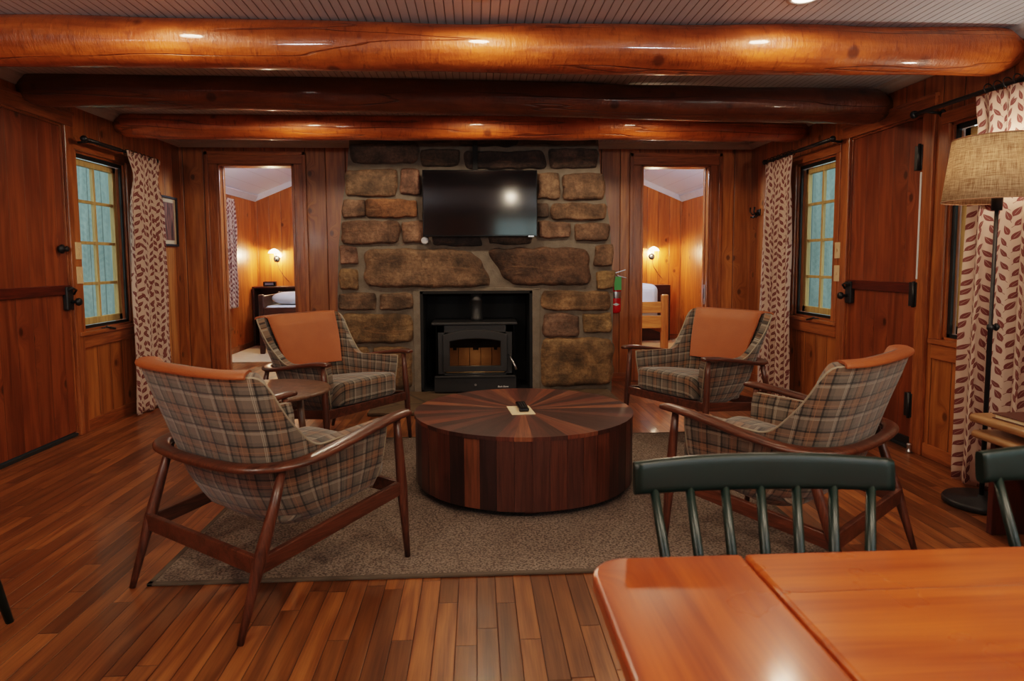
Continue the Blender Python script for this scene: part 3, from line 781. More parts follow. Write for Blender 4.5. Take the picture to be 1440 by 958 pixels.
b = BM(); box(b, -.24, .24, .12, .15, .38, .50); box(b, -.2, -.17, .1, .13, .36, .39); box(b, .17, .2, .1, .13, .36, .39); box(b, -.02, .03, .1, .13, .36, .39)
obj('baffle', b, M['blackmatte'], st)
fl = BM(); lathe(fl, [(.052, .625), (.056, .63), (.056, .655), (.050, .66), (.050, .80), (.054, .805), (.054, .82), (.050, .825), (.050, .87)], (.015, .16, 0), 24); obj('flue_pipe', fl, M['stovemetal'], st)
ld = bpy.data.lights.new('stove_inner', 'POINT'); ld.energy = .55; ld.color = (1, .8, .6); ld.shadow_soft_size = .03  # weak warm point light inside the stove box
lo = bpy.data.objects.new('stove_inner_glow', ld); col.objects.link(lo); lo.parent = st; lo.location = (0, .10, .30)
# text on the ash drawer
def text(body, size, loc, rot, mat, name, parent, ext=.0006, sx=1.):
    cu = bpy.data.curves.new(name, 'FONT'); cu.body = body; cu.size = size; cu.extrude = ext; cu.align_x = 'CENTER'; cu.align_y = 'CENTER'
    cu.shear = .25; cu.offset = size*.02
    tmp = bpy.data.objects.new('tmp', cu); col.objects.link(tmp)
    dg = bpy.context.evaluated_depsgraph_get(); me = bpy.data.meshes.new_from_object(tmp.evaluated_get(dg))
    bpy.data.objects.remove(tmp); o = bpy.data.objects.new(name, me); col.objects.link(o); me.materials.clear(); me.materials.append(mat)
    o.location = loc; o.rotation_euler = rot; o.parent = parent; o.scale = (sx, 1, 1); return o
text('Buck Stove', .021, (.245, -.0215, .045), (PI/2, 0, 0), M['glow_tag'], 'maker_lettering', st)

# television
tv = thing('television', 'flat black television mounted on the stone chimney above the stove', 'television', (.04, 5.83, 1.42))
b = BM(); box(b, -.50, .50, .0, .035, 0, .575); obj('housing', b, M['blackgloss'], tv, .004)
b = BM(); box(b, -.49, .49, -.0015, .0, .014, .565); obj('screen', b, M['tv'], tv)
b = BM(); box(b, -.15, .15, .035, .10, .18, .42); obj('wall_bracket', b, M['black'], tv)
b = BM(); box(b, .42, .47, -.002, 0, -.004, .006); obj('status_tab', b, M['steel'], tv)
b = BM(); box(b, -.022, .022, 5.872, 5.895, 2.0, 2.346); o = obj('cable_channel', b, M['blackmatte'], None, .003); tag(o, 'narrow black cable channel running up the stones above the television', 'cable channel')
b = BM(); lathe(b, [(.001, -.012), (.018, -.012), (.03, -.008), (.032, .0), (.032, .05)], (-.449, 5.885, 1.388), 20, axis='y')
th = obj('round_detector', b, M['white'], smooth=True); tag(th, 'small round off-white knob on the stones below the television corner', 'detector')

# fire extinguisher
fe = thing('fire_extinguisher', 'small red fire extinguisher with a green tag hanging beside the fireplace', 'fire extinguisher', (1.357, 6.415, .69))
b = BM(); lathe(b, [(.02, 0), (.045, .004), (.056, .02), (.057, .05), (.057, .27), (.05, .30), (.03, .325), (.018, .335)], (0, 0, 0), 24); obj('cylinder', b, M['redpaint'], fe)
b = BM(); lathe(b, [(.0575, .15), (.0577, .152), (.0577, .21), (.0575, .212)], (0, 0, 0), 24, cap=False); obj('steel_band', b, M['steel'], fe)
b = BM(); lathe(b, [(.02, .33), (.022, .34), (.022, .375), (.014, .38)], (0, 0, 0), 14); obj('valve', b, M['steel'], fe)
b = BM(); beam_box(b, (-.03, -.0, .385), (.10, -.01, .425), .018, .008); beam_box(b, (0, 0, .375), (.11, -.01, .345), .016, .006); obj('lever', b, M['steel'], fe, .002)
b = BM(); sweep(b, [(-.01, .0, .36), (-.05, -.01, .35), (-.065, -.01, .28), (-.06, -.01, .2)], .009, 8); obj('hose', b, M['black'], fe)
b = BM(); box(b, -.022, .048, -.068, -.066, .23, .36); obj('inspection_tag', b, M['greentag'], fe)
b = BM(); prism(b, [(-.035, .09), (0, .075), (.035, .09), (0, .105)], -.0605, -.0585); obj('label_diamond', b, M['white'], fe)
b = BM(); box(b, -.02, .02, .055, .082, .05, .33); obj('wall_bracket', b, M['black'], fe)

# coat hook on the right wall near the corner
hk = thing('coat_hook', 'black iron double coat hook on the right wall near the back corner', 'coat hook', (XR, 6.30, 1.66))
b = BM(); box(b, -.012, 0, -.04, .04, -.03, .03); obj('plate', b, M['black'], hk, .006)
for sy in (-1, 1):
    b = BM(); sweep(b, [(-.01, sy*.02, .0), (-.05, sy*.03, -.02), (-.07, sy*.045, .01), (-.065, sy*.05, .05)], [.007, .007, .006, .009], 8); obj('prong', b, M['black'], hk)
    b = BM(); sweep(b, [(-.01, sy*.02, -.01), (-.04, sy*.03, -.05), (-.07, sy*.035, -.04)], [.006, .006, .009], 8); obj('prong', b, M['black'], hk)

# light switches
def plate_(x, y, z, s, label, n):
    r = thing('switch_plate', label, 'light switch', (x, y, z))
    b = BM(); box(b, *sorted((0, s*.006)), -.036, .036, -.06, .06); obj('cover', b, M['plate'], r, .003)
    for i in range(n):
        b = BM(); zz = 0 if n == 1 else (-.022+.044*i); box(b, *sorted((s*.006, s*.014)), -.006, .006, zz-.012, zz+.012); obj('toggle', b, M['plate'], r, .002)
plate_(XL+.022, 4.785, 1.29, 1, 'upper beige switch plate between the left plank door and left window', 2)
plate_(XL+.022, 4.785, 1.12, 1, 'lower beige switch plate between the left plank door and left window', 1)
plate_(XR-.022, 4.84, 1.272, -1, 'upper beige switch plate between the right window and right plank door', 1)
plate_(XR-.022, 4.84, 1.10, -1, 'lower beige switch plate between the right window and right plank door', 1)

# framed picture, left wall
pf = thing('framed_picture', 'dark framed picture partly behind the left leaf-print curtain', 'picture', (XL, 6.13, 1.58))
b = BM(); w, h = .24, .225
for q in ((-w, -w+.02, -h, h), (w-.02, w, -h, h), (-w, w, -h, -h+.02), (-w, w, h-.02, h)): box(b, 0, .025, q[0], q[1], q[2], q[3])
obj('frame', b, M['black'], pf, .003)
b = BM(); box(b, .002, .010, -w+.015, w-.015, -h+.015, h-.015); obj('mat_board', b, plain('mat_board', lin(176, 150, 116), .8), pf)
def m_print():
    t = NT('sepia_print'); o = t.obj(); s = t.sep(o)
    tr = t.noise(t.xyz(0., t.m('MULTIPLY', s[1], 40.), t.m('MULTIPLY', s[2], 6.)), 1., 4.)
    t.bsdf(t.mix(t.mr(tr, .35, .65), lin(40, 24, 22), lin(128, 82, 66)), .4); return t.mat
b = BM(); box(b, .010, .012, -w+.06, w-.06, -h+.055, h-.055); obj('print', b, m_print(), pf)

# ------------------------------------------------------------------ curtains and rods
def curtain(label, x, y0, y1, ztop, zbot, folds, amp, flare=0., pinch=.0, seed=1, s=1, skew=0.):
    """hanging cloth parallel to a side wall; s=+1 left wall"""
    b = BM(); nu, nv = folds*14, 48; W = (y1-y0); rnd = random.Random(seed); ph = [rnd.uniform(-.6, .6) for _ in range(folds*2+4)]
    Lf = W*1.75
    def fn(u, v):
        z = ztop+(zbot-ztop)*v
        hdr = max(0, 1-v/.06)
        pin = 1-pinch*math.exp(-((v-.09)/.06)**2)
        wob = mnoise.noise(Vector((u*4, v*2.2, seed)))
        a = u*folds*2*PI+ph[int(u*folds)]*.25+wob*1.1
        A = amp*(.55+.45*min(1, v*3))*(1-.45*hdr)
        yy = y0+W/2+(u-.5)*W*pin*(1+flare*v)+.012*math.sin(a*2+1)*min(1, v*4)+skew*v
        xx = A*math.sin(a)+A*.35*math.sin(a*.5+seed)+.01*wob
        return (xx*s, yy, z+.006*math.sin(a)*(1 if v > .98 else 0))
    grid(b, fn, nu, nv, uvfn=lambda u, v: (u*Lf, (1-v)*(ztop-zbot)))
    for v in b.verts: v.co.x += x
    o = obj('curtain', b, M['curtain'], smooth=True)
    md = o.modifiers.new('thick', 'SOLIDIFY'); md.thickness = .002
    return tag(o, label, 'curtain')
def rod(label, x, ya, yb, z, s, brackets, ext, r_=.011):
    r = thing('curtain_rod', label, 'curtain rod', (x, ya, z))
    b = BM(); sweep(b, [(0, 0, 0), (0, yb-ya, 0)], r_, 14); obj('bar', b, M['black'], r)
    b = BM(); sweep(b, [(0, -.03, 0), (0, (yb-ya)*.45, 0)], r_*1.35, 14); obj('sleeve', b, M['black'], r)
    for e, sg in ((0, -1), (yb-ya, 1)):
        b = BM(); lathe(b, [(.012, 0), (.022, .006), (.024, .02), (.016, .034), (.004, .04)], (0, 0, 0), 14, axis='y')
        for v in b.verts: v.co.y = e+v.co.y*sg
        obj('finial', b, M['black'], r)
    for y in brackets:
        b = BM(); sweep(b, [(0, y-ya, -.002), (-s*ext, y-ya, -.012)], .008, 10); lathe(b, [(.024, 0), (.022, .008), (.012, .012)], (0, 0, 0), 14, axis='x')
        for v in list(b.verts)[-42:]: v.co = Vector((-s*ext+v.co.x*s, v.co.y+y-ya, v.co.z-.012))
        obj('bracket', b, M['black'], r)
    return r
def rings(cur, x, y0, y1, n, z, R=.022):
    for i in range(n):
        b = BM(); y = y0+(y1-y0)*i/(n-1)
        sweep(b, [(x+R*math.cos(a)*.9, y+.006*math.sin(a), z+R*math.sin(a)) for a in [2*PI*k/16 for k in range(16)]], .003, 6, closed=True)
        obj('curtain_ring', b, M['black'], cur)
c1 = curtain('white curtain with maroon leaf print gathered at the left window', XL+.13, 5.28, 5.84, 2.065, .012, 4, .035, flare=.12, pinch=.28, seed=3, s=1)
rod('black curtain rod above the left window', XL+.11, 4.79, 5.78, 2.055, 1, (4.86, 5.72), .11)
rings(c1, XL+.11, 5.33, 5.72, 7, 2.055)
c2 = curtain('narrow leaf-print curtain on the right wall between the coat hook and window', XR-.13, 5.38, 5.90, 2.06, .012, 4, .035, flare=.22, pinch=.1, seed=5, s=-1)
rod('black curtain rod above the right wall window next to the coat hook', XR-.11, 4.82, 5.93, 2.085, -1, (4.86, 5.85), .11)
rings(c2, XR-.11, 5.42, 5.86, 8, 2.085)
c3 = curtain('wide leaf-print curtain behind the floor lamp at the right edge', XR-.14, 2.55, 3.36, 2.035, .012, 6, .042, flare=.04, pinch=.1, seed=8, s=-1)
rod('black curtain rod above the window behind the floor lamp', XR-.11, 2.50, 3.88, 2.062, -1, (3.80, 2.6), .11, .012)
rings(c3, XR-.11, 2.58, 3.32, 13, 2.066, .027)

# ------------------------------------------------------------------ rug, drum table
b = BM(); box(b, -1.215, 1.425, 2.46, 4.44, .001, .011); rg = obj('area_rug', b, M['rug'], None, .003); tag(rg, 'large flat taupe area rug under the drum table and armchairs', 'rug')
b = BM()
for q in ((-1.235, 1.445, 2.44, 2.462), (-1.235, 1.445, 4.438, 4.46), (-1.235, -1.213, 2.44, 4.46), (1.423, 1.445, 2.44, 4.46)): box(b, q[0], q[1], q[2], q[3], .001, .012)
obj('binding', b, M['rugedge'], rg, .003)

DC = (.25, 3.54); DRAD = .585; DH = .40
dt = thing('drum_coffee_table', 'round drum coffee table of dark wooden staves with a sunburst top', 'coffee table', (DC[0], DC[1], .012))
WC = [lin(96, 54, 38), lin(78, 42, 30), lin(62, 36, 28), lin(108, 64, 44), lin(86, 50, 38), lin(58, 34, 28), lin(104, 56, 36), lin(122, 72, 46), lin(92, 48, 34)]
def drum():
    N = 44; rnd = random.Random(12)
    b = BM(); cl = b.loops.layers.float_color.new('col'); uvl = b.loops.layers.uv.active
    for i in range(N):
        a0, a1 = 2*PI*i/N, 2*PI*(i+1)/N; c = rnd.choice(WC); r = DRAD+rnd.uniform(-.002, .002); g = .0012
        P = []
        for zz in (.035, DH-.030):
            for a in (a0+g, a1-g):
                for rr in (r, r-.02): P.append(b.verts.new((rr*math.cos(a), rr*math.sin(a), zz)))
        # P: z0:a0 out,in ; a1 out,in ; z1 ...
        for f in ((0, 2, 6, 4), (1, 5, 7, 3), (0, 1, 3, 2), (4, 6, 7, 5), (0, 4, 5, 1), (2, 3, 7, 6)):
            fc = b.faces.new([P[k] for k in f]); k_ = rnd.random()
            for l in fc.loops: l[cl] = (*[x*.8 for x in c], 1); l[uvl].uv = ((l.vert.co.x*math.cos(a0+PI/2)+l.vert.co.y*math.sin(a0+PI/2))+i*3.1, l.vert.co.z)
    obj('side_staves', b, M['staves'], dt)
    b = BM(); cl = b.loops.layers.float_color.new('col'); uvl = b.loops.layers.uv.active
    for i in range(N):
        a0, a1 = 2*PI*i/N, 2*PI*(i+1)/N; am = (a0+a1)/2; c = rnd.choice(WC); r = DRAD+.004
        P = [b.verts.new((.055*math.cos(a0), .055*math.sin(a0), DH-.012)), b.verts.new((r*math.cos(a0), r*math.sin(a0), DH-.012)), b.verts.new((r*math.cos(a1), r*math.sin(a1), DH-.012)), b.verts.new((.055*math.cos(a1), .055*math.sin(a1), DH-.012))]
        Q = [b.verts.new((v.co.x, v.co.y, DH-.032)) for v in P]
        for f in ((P[0], P[1], P[2], P[3]), (P[1], Q[1], Q[2], P[2]), (Q[3], Q[2], Q[1], Q[0])):
            fc = b.faces.new(f)
            for l in fc.loops:
                x, y = l.vert.co.x, l.vert.co.y
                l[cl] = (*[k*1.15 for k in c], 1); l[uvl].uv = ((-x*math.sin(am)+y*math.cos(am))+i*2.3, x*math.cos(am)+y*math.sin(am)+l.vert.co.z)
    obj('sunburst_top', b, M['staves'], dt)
    b = BM(); lathe(b, [(.06, DH-.03), (.06, DH-.0125)], (0, 0, 0), 12); obj('centre_plug', b, M['walnut'], dt)
    b = BM(); lathe(b, [(DRAD-.03, .03), (DRAD-.03, .05)], (0, 0, 0), 40); obj('underside', b, M['blackmatte'], dt)
    for a in (PI*1.5, 0, PI/2, PI):
        b = BM(); mt = Matrix.Translation((.48*math.cos(a), .48*math.sin(a), 0)) @ Matrix.Rotation(a, 4, 'Z'); box(b, -.035, .035, -.035, .035, 0, .036, mt); obj('foot', b, M['walnut'], dt, .003)
drum()
zt = .012+DH-.012
b = BM(); mt = Matrix.Translation((.232, 3.50, zt)) @ Matrix.Rotation(math.radians(6), 4, 'Z')
box(b, -.062, .062, -.10, .10, .0005, .004, mt); o = obj('note_card', b, M['cream']); tag(o, 'small cream square card lying at the centre of the drum table', 'card')
rm = thing('remote_control', 'black remote control lying on the cream card of the drum table', 'remote control', (.243, 3.53, zt+.0045), math.radians(3))
b = BM(); box(b, -.027, .027, -.085, .10, 0, .02); obj('case', b, M['blackgloss'], rm, .007, seg=3)
b = BM()
for i in range(5):
    for j in range(3): box(b, -.016+j*.013, -.008+j*.013, -.06+i*.028, -.05+i*.028, .0195, .0215)
obj('buttons', b, M['rubber'], rm)

# ------------------------------------------------------------------ plaid armchairs
def plan(th, z):
    """z dependent half width, back depth"""
    def lerp(t, pts):
        for (a, p), (c, q) in zip(pts, pts[1:]):
            if t <= c: k = max(0, (t-a)/(c-a)); k = k*k*(3-2*k) if False else k; return tuple(x+(y-x)*k for x, y in zip(p, q))
        return pts[-1][1]
    return lerp(z, [(.24, (.225, -.11, .24)), (.32, (.268, -.185, .29)), (.42, (.297, -.24, .31)), (.53, (.315, -.272, .315)), (.64, (.338, -.305, .30)), (.76, (.360, -.345, .28)), (.86, (.372, -.375, .26))])
SB = .46      # fraction of s that is the rounded back
def shell_pt(s, z, off=0.):
    hw, yb, yf = plan(0, z); hw -= off; yb += off
    yc = yb+.17
    a = abs(s); sg = 1 if s >= 0 else -1
    if a <= SB:
        t = a/SB*PI/2; e = .72
        x = hw*(math.sin(t)**e); y = yc-(yc-yb)*(math.cos(t)**(.78))
    else:
        k = (a-SB)/(1-SB); x = hw*(1-.03*k*k); y = yc+(yf-yc)*k
    return Vector((x*sg, y, z))
def topz(s):
    a = abs(s)
    if a < .31: return .845-.008*(a/.31)**2
    if a < .385: k = (a-.31)/.075; return .837-.05*k**2.4
    if a < .47: k = (a-.385)/.085; return .787-.155*(1.25*k-.25*k*k)
    if a < .60: k = (a-.47)/.13; return .632-.072*(1-(1-k)**2.6)
    return .560+.015*(a-.6)/.4
def botz(s):
    a = abs(s); return .235+(.04*max(0, (a-.4)/.6))
def make_chair():
    r = thing('armchair', 'plaid wool armchair', 'armchair', (0, 0, 0))
    # legs
    for s in (-1, 1):
        b = BM(); sweep(b, [(s*.355, .372, 0), (s*.352, .362, .15), (s*.350, .352, .30), (s*.347, .338, .50), (s*.346, .332, .585)], [.011, .0155, .021, .017, .014], 14); obj('leg', b, M['walnut_z'], r)
    for s in (-1, 1):
        b = BM(); sweep(b, [(s*.334, -.370, 0), (s*.335, -.322, .15), (s*.336, -.290, .25), (s*.340, -.236, .40), (s*.338, -.196, .52)], [.011, .0165, .022, .018, .014], 14); obj('leg', b, M['walnut_z'], r)
    # bent arm-and-back rail
    half = [(.352, .395, .600), (.354, .37, .603), (.360, .28, .597), (.366, .15, .578), (.371, 0, .553), (.364, -.11, .536), (.341, -.19, .531), (.297, -.25, .53), (.235, -.288, .53), (.16, -.306, .53), (.08, -.314, .53), (0, -.317, .53)]
    hr = [(.017, .009), (.027, .014), (.029, .015), (.031, .014), (.033, .0135), (.034, .0135), (.034, .0135), (.033, .014), (.030, .014), (.027, .014), (.026, .014), (.026, .014)]
    pts = half+[(-x, y, z) for x, y, z in half[-2::-1]]; rd = hr+hr[-2::-1]
    # densify
    P = []; Rr = []
    for i in range(len(pts)-1):
        for k in range(3):
            f = k/3; p0 = pts[max(i-1, 0)]; p1 = pts[i]; p2 = pts[i+1]; p3 = pts[min(i+2, len(pts)-1)]
            P.append(tuple(.5*((2*p1[j])+(-p0[j]+p2[j])*f+(2*p0[j]-5*p1[j]+4*p2[j]-p3[j])*f*f+(-p0[j]+3*p1[j]-3*p2[j]+p3[j])*f**3) for j in range(3)))
            Rr.append(tuple(rd[i][j]+(rd[i+1][j]-rd[i][j])*f for j in range(2)))
    P.append(pts[-1]); Rr.append(rd[-1])
    b = BM(); sweep(b, P, Rr, 16, sect=.75); obj('arm_rail', b, M['walnut'], r)
    # seat frame
    for s in (-1, 1):
        b = BM(); beam_box(b, (s*.333, -.305, .225), (s*.345, .352, .305), .022, .055); obj('side_stretcher', b, M['walnut'], r, .004)
    b = BM(); beam_box(b, (-.334, -.300, .232), (.334, -.300, .232), .022, .06); obj('rear_stretcher', b, M['walnut'], r, .004)
    b = BM(); beam_box(b, (-.345, .350, .300), (.345, .350, .300), .022, .055); obj('front_stretcher', b, M['walnut'], r, .004)
    # upholstered shell
    nu, nv = 88, 22
    b = BM(); uvl = b.loops.layers.uv.active
    arc = [0.]; prev = shell_pt(-1, .5)
    for i in range(1, nu+1):
        q = shell_pt(-1+2*i/nu, .5); arc.append(arc[-1]+(q-prev).length); prev = q
    def fn(u, v):
        s = -1+2*u; z0 = botz(s); z = z0+(topz(s)-z0)*v; p = shell_pt(s, z)
        if v < .16:
            k = (1-v/.16)**2; p.x *= 1-.26*k; p.y = p.y*(1-.16*k)+.02*k
        return p
    grid(b, fn, nu, nv, uvfn=lambda u, v: (arc[round(u*nu)], (botz(-1+2*u)+(topz(-1+2*u)-botz(-1+2*u))*v)))
    sh = obj('upholstered_shell', b, M['plaid'], r, smooth=True)
    md = sh.modifiers.new('thick', 'SOLIDIFY'); md.thickness = .046; md.offset = 1.
    # decide which side is inner
    sh.data.update(); pl = sh.data.polygons[(nu//2)*nv+nv//2]
    md.offset = -1. if pl.normal.y < 0 else 1.
    md = sh.modifiers.new('round', 'BEVEL'); md.width = .014; md.segments = 3; md.limit_method = 'ANGLE'; md.angle_limit = math.radians(50)
    # underside pan
    b = BM(); n = 40
    ring = [fn(i/n, 0.) for i in range(n+1)]; c = b.verts.new((0, .04, .25)); V = [b.verts.new(p+Vector((0, 0, .004))) for p in ring]
    for i in range(n): b.faces.new((c, V[i], V[i+1]))
    b.faces.new((c, V[n], V[0]))
    for f in b.faces:
        for l in f.loops: l[uvl if False else b.loops.layers.uv.active].uv = (l.vert.co.x, l.vert.co.y)
    obj('seat_pan', b, M['plaid'], sh)
    # welt along the rim
    b = BM(); pts = []
    for i in range(0, nu+1):
        s = -1+2*i/nu; z = topz(s); p = shell_pt(s, z, .003); pts.append(p+Vector((0, 0, .001)))
    e = [shell_pt(-1, botz(-1)+.03+(topz(-1)-botz(-1)-.03)*k/6, .003) for k in range(6)]; e2 = [shell_pt(1, botz(1)+.03+(topz(1)-botz(1)-.03)*k/6, .003) for k in range(6)]
    sweep(b, e+pts+e2[::-1], .0042, 8); obj('welt', b, M['piping'], sh)
    # seat cushion
    b = BM(); uvl = b.loops.layers.uv.active
    bmesh.ops.create_cube(b, size=2.); bmesh.ops.subdivide_edges(b, edges=b.edges[:], cuts=11, use_grid_fill=True)
    for v in b.verts:
        x, y, z = v.co
        X = math.copysign(abs(x)**.95, x); Y = y; Z = z
        rr = 3.4
        # superellipsoid rounding in (y,z) and (x,z)
        m_ = max(abs(x), abs(y), abs(z)); n_ = (abs(x)**10+abs(y)**7+abs(z)**4)**(1/6.) ; n_ = max(n_, .001)
        k = m_/((abs(x)**9+abs(y)**9+abs(z)**9)**(1/9.))
        X, Y, Z = x*k, y*k, z*k
        crown_ = .018*(1-x*x)*(1-y*y)
        yy = .118+Y*.256; hw = .258-.012*(1-(y+1)/2)
        v.co = Vector((X*hw, yy, .376+Z*.078+(crown_ if z > 0 else 0)+.03*(Y)))
    for f in b.faces:
        f.smooth = True
        for l in f.loops:
            c_ = l.vert.co; nrm = f.normal
            l[uvl].uv = (c_.x+.02, c_.y*.95-c_.z*.9+.0)
    obj('seat_cushion', b, M['plaid'], r)
    # leather head pad folded over the back
    b = BM(); n1, n2 = 30, 30; SW = .285
    def pad(u, v):
        s = (-1+2*u)*SW
        # v: 0 outside low -> top -> inside low
        if v < .12:
            k = v/.12; z = .838+.006*k; return shell_pt(s, z, -.006)
        if v < .30:
            k = (v-.12)/.18; a = PI*k; q0 = shell_pt(s, .844, -.006); q1 = shell_pt(s, .844, .054); q = q0.lerp(q1, (1-math.cos(a))/2); q.z = .844+.010*math.sin(a); return q
        k = (v-.30)/.70; z = .844-.33*k; q = shell_pt(s, z, .054)
        fl_ = .04*k*(1-abs(2*u-1)**2)
        q.y = q.y+.012*math.sin(PI*k)+.03*k-.0*fl_
        q.x *= (1-.0*k)
        # flatten the flap toward a straight chord
        mid = shell_pt(0, z, .062).y
        q.y = q.y*(.45)+(mid+.055)*.55 if k > .15 else q.y*(1-.55*k/.15)+(mid+.055)*.55*k/.15
        return q
    grid(b, pad, n1, n2)
    pd = obj('leather_head_pad', b, M['leather'], r, smooth=True)
    md = pd.modifiers.new('thick', 'SOLIDIFY'); md.thickness = .010; md.offset = 0
    md = pd.modifiers.new('round', 'BEVEL'); md.width = .006; md.segments = 3; md.limit_method = 'ANGLE'; md.angle_limit = math.radians(50)
    pd['label'] = 'tan leather head pad folded over the chair back'
    return r
ch = make_chair()
CH = [((-.795, 2.531, 0.), -37.2, 'plaid armchair nearest the viewer on the left, seen from behind beside the left doors'),
      ((1.285, 2.585, 0.), 40.1, 'plaid armchair seen from behind on the right, partly hidden by the green chair'),
      ((-.968, 4.383, 0.), -126.3, 'plaid armchair facing forward left of the fireplace, behind the small round side table'),
      ((1.53, 4.404, 0.), 119.8, 'plaid armchair facing forward right of the fireplace, near the fire extinguisher')]
for i, (lc, h, lb) in enumerate(CH):
    o = ch if i == 0 else copy_tree(ch)
    o.location = lc; o.rotation_euler = (0, 0, math.radians(h)); o['label'] = lb; o['group'] = 'plaid armchairs around the drum table'

# round side table between the left chairs
sd = thing('round_side_table', 'small round grey-brown wooden side table between the two left armchairs', 'side table', (-1.10, 3.53, 0))
b = BM(); lathe(b, [(.001, .505), (.27, .505), (.305, .512), (.315, .522), (.31, .532), (.295, .535), (.001, .535)], (0, 0, 0), 48, cap=False); obj('table_top', b, M['oldwood'], sd)
for a in (math.radians(-62), math.radians(58), math.radians(178)):
    b = BM(); sweep(b, [(.245*math.cos(a), .245*math.sin(a), 0), (.20*math.cos(a), .20*math.sin(a), .507)], [.016, .021], 14); obj('leg', b, M['oldwood'], sd)

# ------------------------------------------------------------------ floor lamp
lp = thing('floor_lamp', 'black floor lamp with a wide beige linen drum shade', 'floor lamp', (2.462, 3.03, 0))
b = BM(); lathe(b, [(.001, 0), (.155, 0), (.165, .006), (.165, .024), (.158, .032), (.02, .036), (.014, .05), (.001, .05)], (0, 0, 0), 40, cap=False); obj('base', b, M['black'], lp)
b = BM(); lathe(b, [(.011, .04), (.011, .86), (.016, .865), (.016, .885), (.009, .89), (.009, 1.47)], (0, 0, 0), 14); obj('pole', b, M['black'], lp)
b = BM(); lathe(b, [(.012, 0), (.02, .01), (.012, .02)], (.018, 0, .875), 10, axis='x'); obj('height_knob', b, M['black'], lp)
b = BM(); lathe(b, [(.001, 1.43), (.022, 1.43), (.024, 1.50), (.015, 1.52), (.001, 1.52)], (0, 0, 0), 16, cap=False); obj('lamp_holder', b, M['black'], lp)
b = BM(); lathe(b, [(.225, 1.475), (.192, 1.765)], (0, 0, 0), 72, cap=False); so = obj('lamp_shade', b, M['shade'], lp)
md = so.modifiers.new('t', 'SOLIDIFY'); md.thickness = .002
for rr, z in ((.2255, 1.475), (.1925, 1.765)):
    b = BM(); sweep(b, [(rr*math.cos(2*PI*k/64), rr*math.sin(2*PI*k/64), z) for k in range(64)], .003, 6, closed=True); obj('shade_hem', b, plain('hem', lin(150, 112, 84), .8), so)
b = BM()
for k in range(3): a = 2*PI*k/3; sweep(b, [(0, 0, 1.50), (.19*math.cos(a), .19*math.sin(a), 1.755)], .002, 6)
obj('shade_spider', b, M['steel'], lp)
b = BM(); lathe(b, [(.002, 1.52), (.02, 1.54), (.03, 1.58), (.022, 1.62), (.002, 1.635)], (0, 0, 0), 16, cap=False); obj('light_bulb', b, m_emit('bulb_white', (1, .82, .6), 4.), lp)
ld = bpy.data.lights.new('lamp', 'POINT'); ld.energy = 9.; ld.color = (1, .86, .70); ld.shadow_soft_size = .04
lo = bpy.data.objects.new('lamp_source', ld); col.objects.link(lo); lo.parent = lp; lo.location = (0, 0, 1.68)

# ------------------------------------------------------------------ end table with rounded edge shelves, binder on top
et = thing('end_table', 'low end table with rounded blond edges and dark red sides against the right wall', 'side table', (2.20, 2.74, 0))
def slab(nm, z, th_, x0, dy=0.):
    b = BM(); sweep(b, [(x0+th_/2, .02-dy, z), (x0+th_/2, -.9+dy, z)], [(th_/2, th_/2)]*2, 16); box(b, x0+th_/2, .325, -.9+dy, .02-dy, z-th_/2, z+th_/2); return obj(nm, b, M['beech'], et, .003)
slab('table_top', .505, .038, -.035); slab('lower_slab', .435, .034, -.03, .01)
b = BM(); box(b, .03, .31, -.06, -.03, 0, .42); obj('side_panel', b, M['redcab'], et, .003)
b = BM(); box(b, .03, .31, -.86, -.83, 0, .42); obj('side_panel', b, M['redcab'], et, .003)
b = BM(); box(b, .28, .305, -.83, -.06, .1, .42); obj('back_panel', b, M['redcab'], et, .003)
bk = thing('leather_binder', 'brown leather binder lying on the end table by the floor lamp', 'binder', (2.36, 2.45, .5245), math.radians(2))
b = BM(); box(b, -.16, .16, -.22, .22, 0, .004); box(b, -.16, .16, -.22, .22, .018, .023); obj('cover', b, M['leatherbook'], bk, .002)
b = BM(); box(b, -.152, .15, -.21, .21, .004, .018); obj('pages', b, M['cream'], bk)

# ------------------------------------------------------------------ dining table
dn = thing('dining_table', 'glossy orange pine dining table with rounded corner in the foreground', 'dining table', (1.22, .50, 0))
def rounded(x0, x1, y0, y1, rad, corners):
    P = []
    for (cx, cy, a0, on) in ((x1, y1, 0, corners[0]), (x0, y1, 90, corners[1]), (x0, y0, 180, corners[2]), (x1, y0, 270, corners[3])):
        if not on: P.append((cx, cy)); continue
        sx = -1 if cx == x1 else 1; sy = -1 if cy == y1 else 1
        for k in range(9):
            a = math.radians(a0+90*k/8); P.append((cx+sx*rad+rad*math.cos(a), cy+sy*rad+rad*math.sin(a)))
    return P
def plate(nm, poly, z0, z1, mat, par):
    b = BM(); A = [b.verts.new((x, y, z0)) for x, y in poly]; B = [b.verts.new((x, y, z1)) for x, y in poly]
    b.faces.new(A[::-1]); b.faces.new(B)
    for i in range(len(poly)): j = (i+1) % len(poly); b.faces.new((A[i], A[j], B[j], B[i]))
    return obj(nm, b, mat, par, .007, seg=3)
plate('end_plank', rounded(-1.045, -.790, -.50, .530, .06, (0, 1, 1, 0)), .690, .72, M['table_end'], dn)
plate('table_top', [(-.7855, -.50), (.7855, -.50), (.7855, .530), (-.7855, .530)], .690, .72, M['table'], dn)
plate('end_plank', rounded(.790, 1.045, -.50, .530, .06, (1, 0, 0, 1)), .690, .72, M['table_end'], dn)
b = BM(); box(b, -.80, -.775, -.49, .52, .688, .704); box(b, .775, .80, -.49, .52, .688, .704); obj('joint_strip', b, M['blackmatte'], dn)
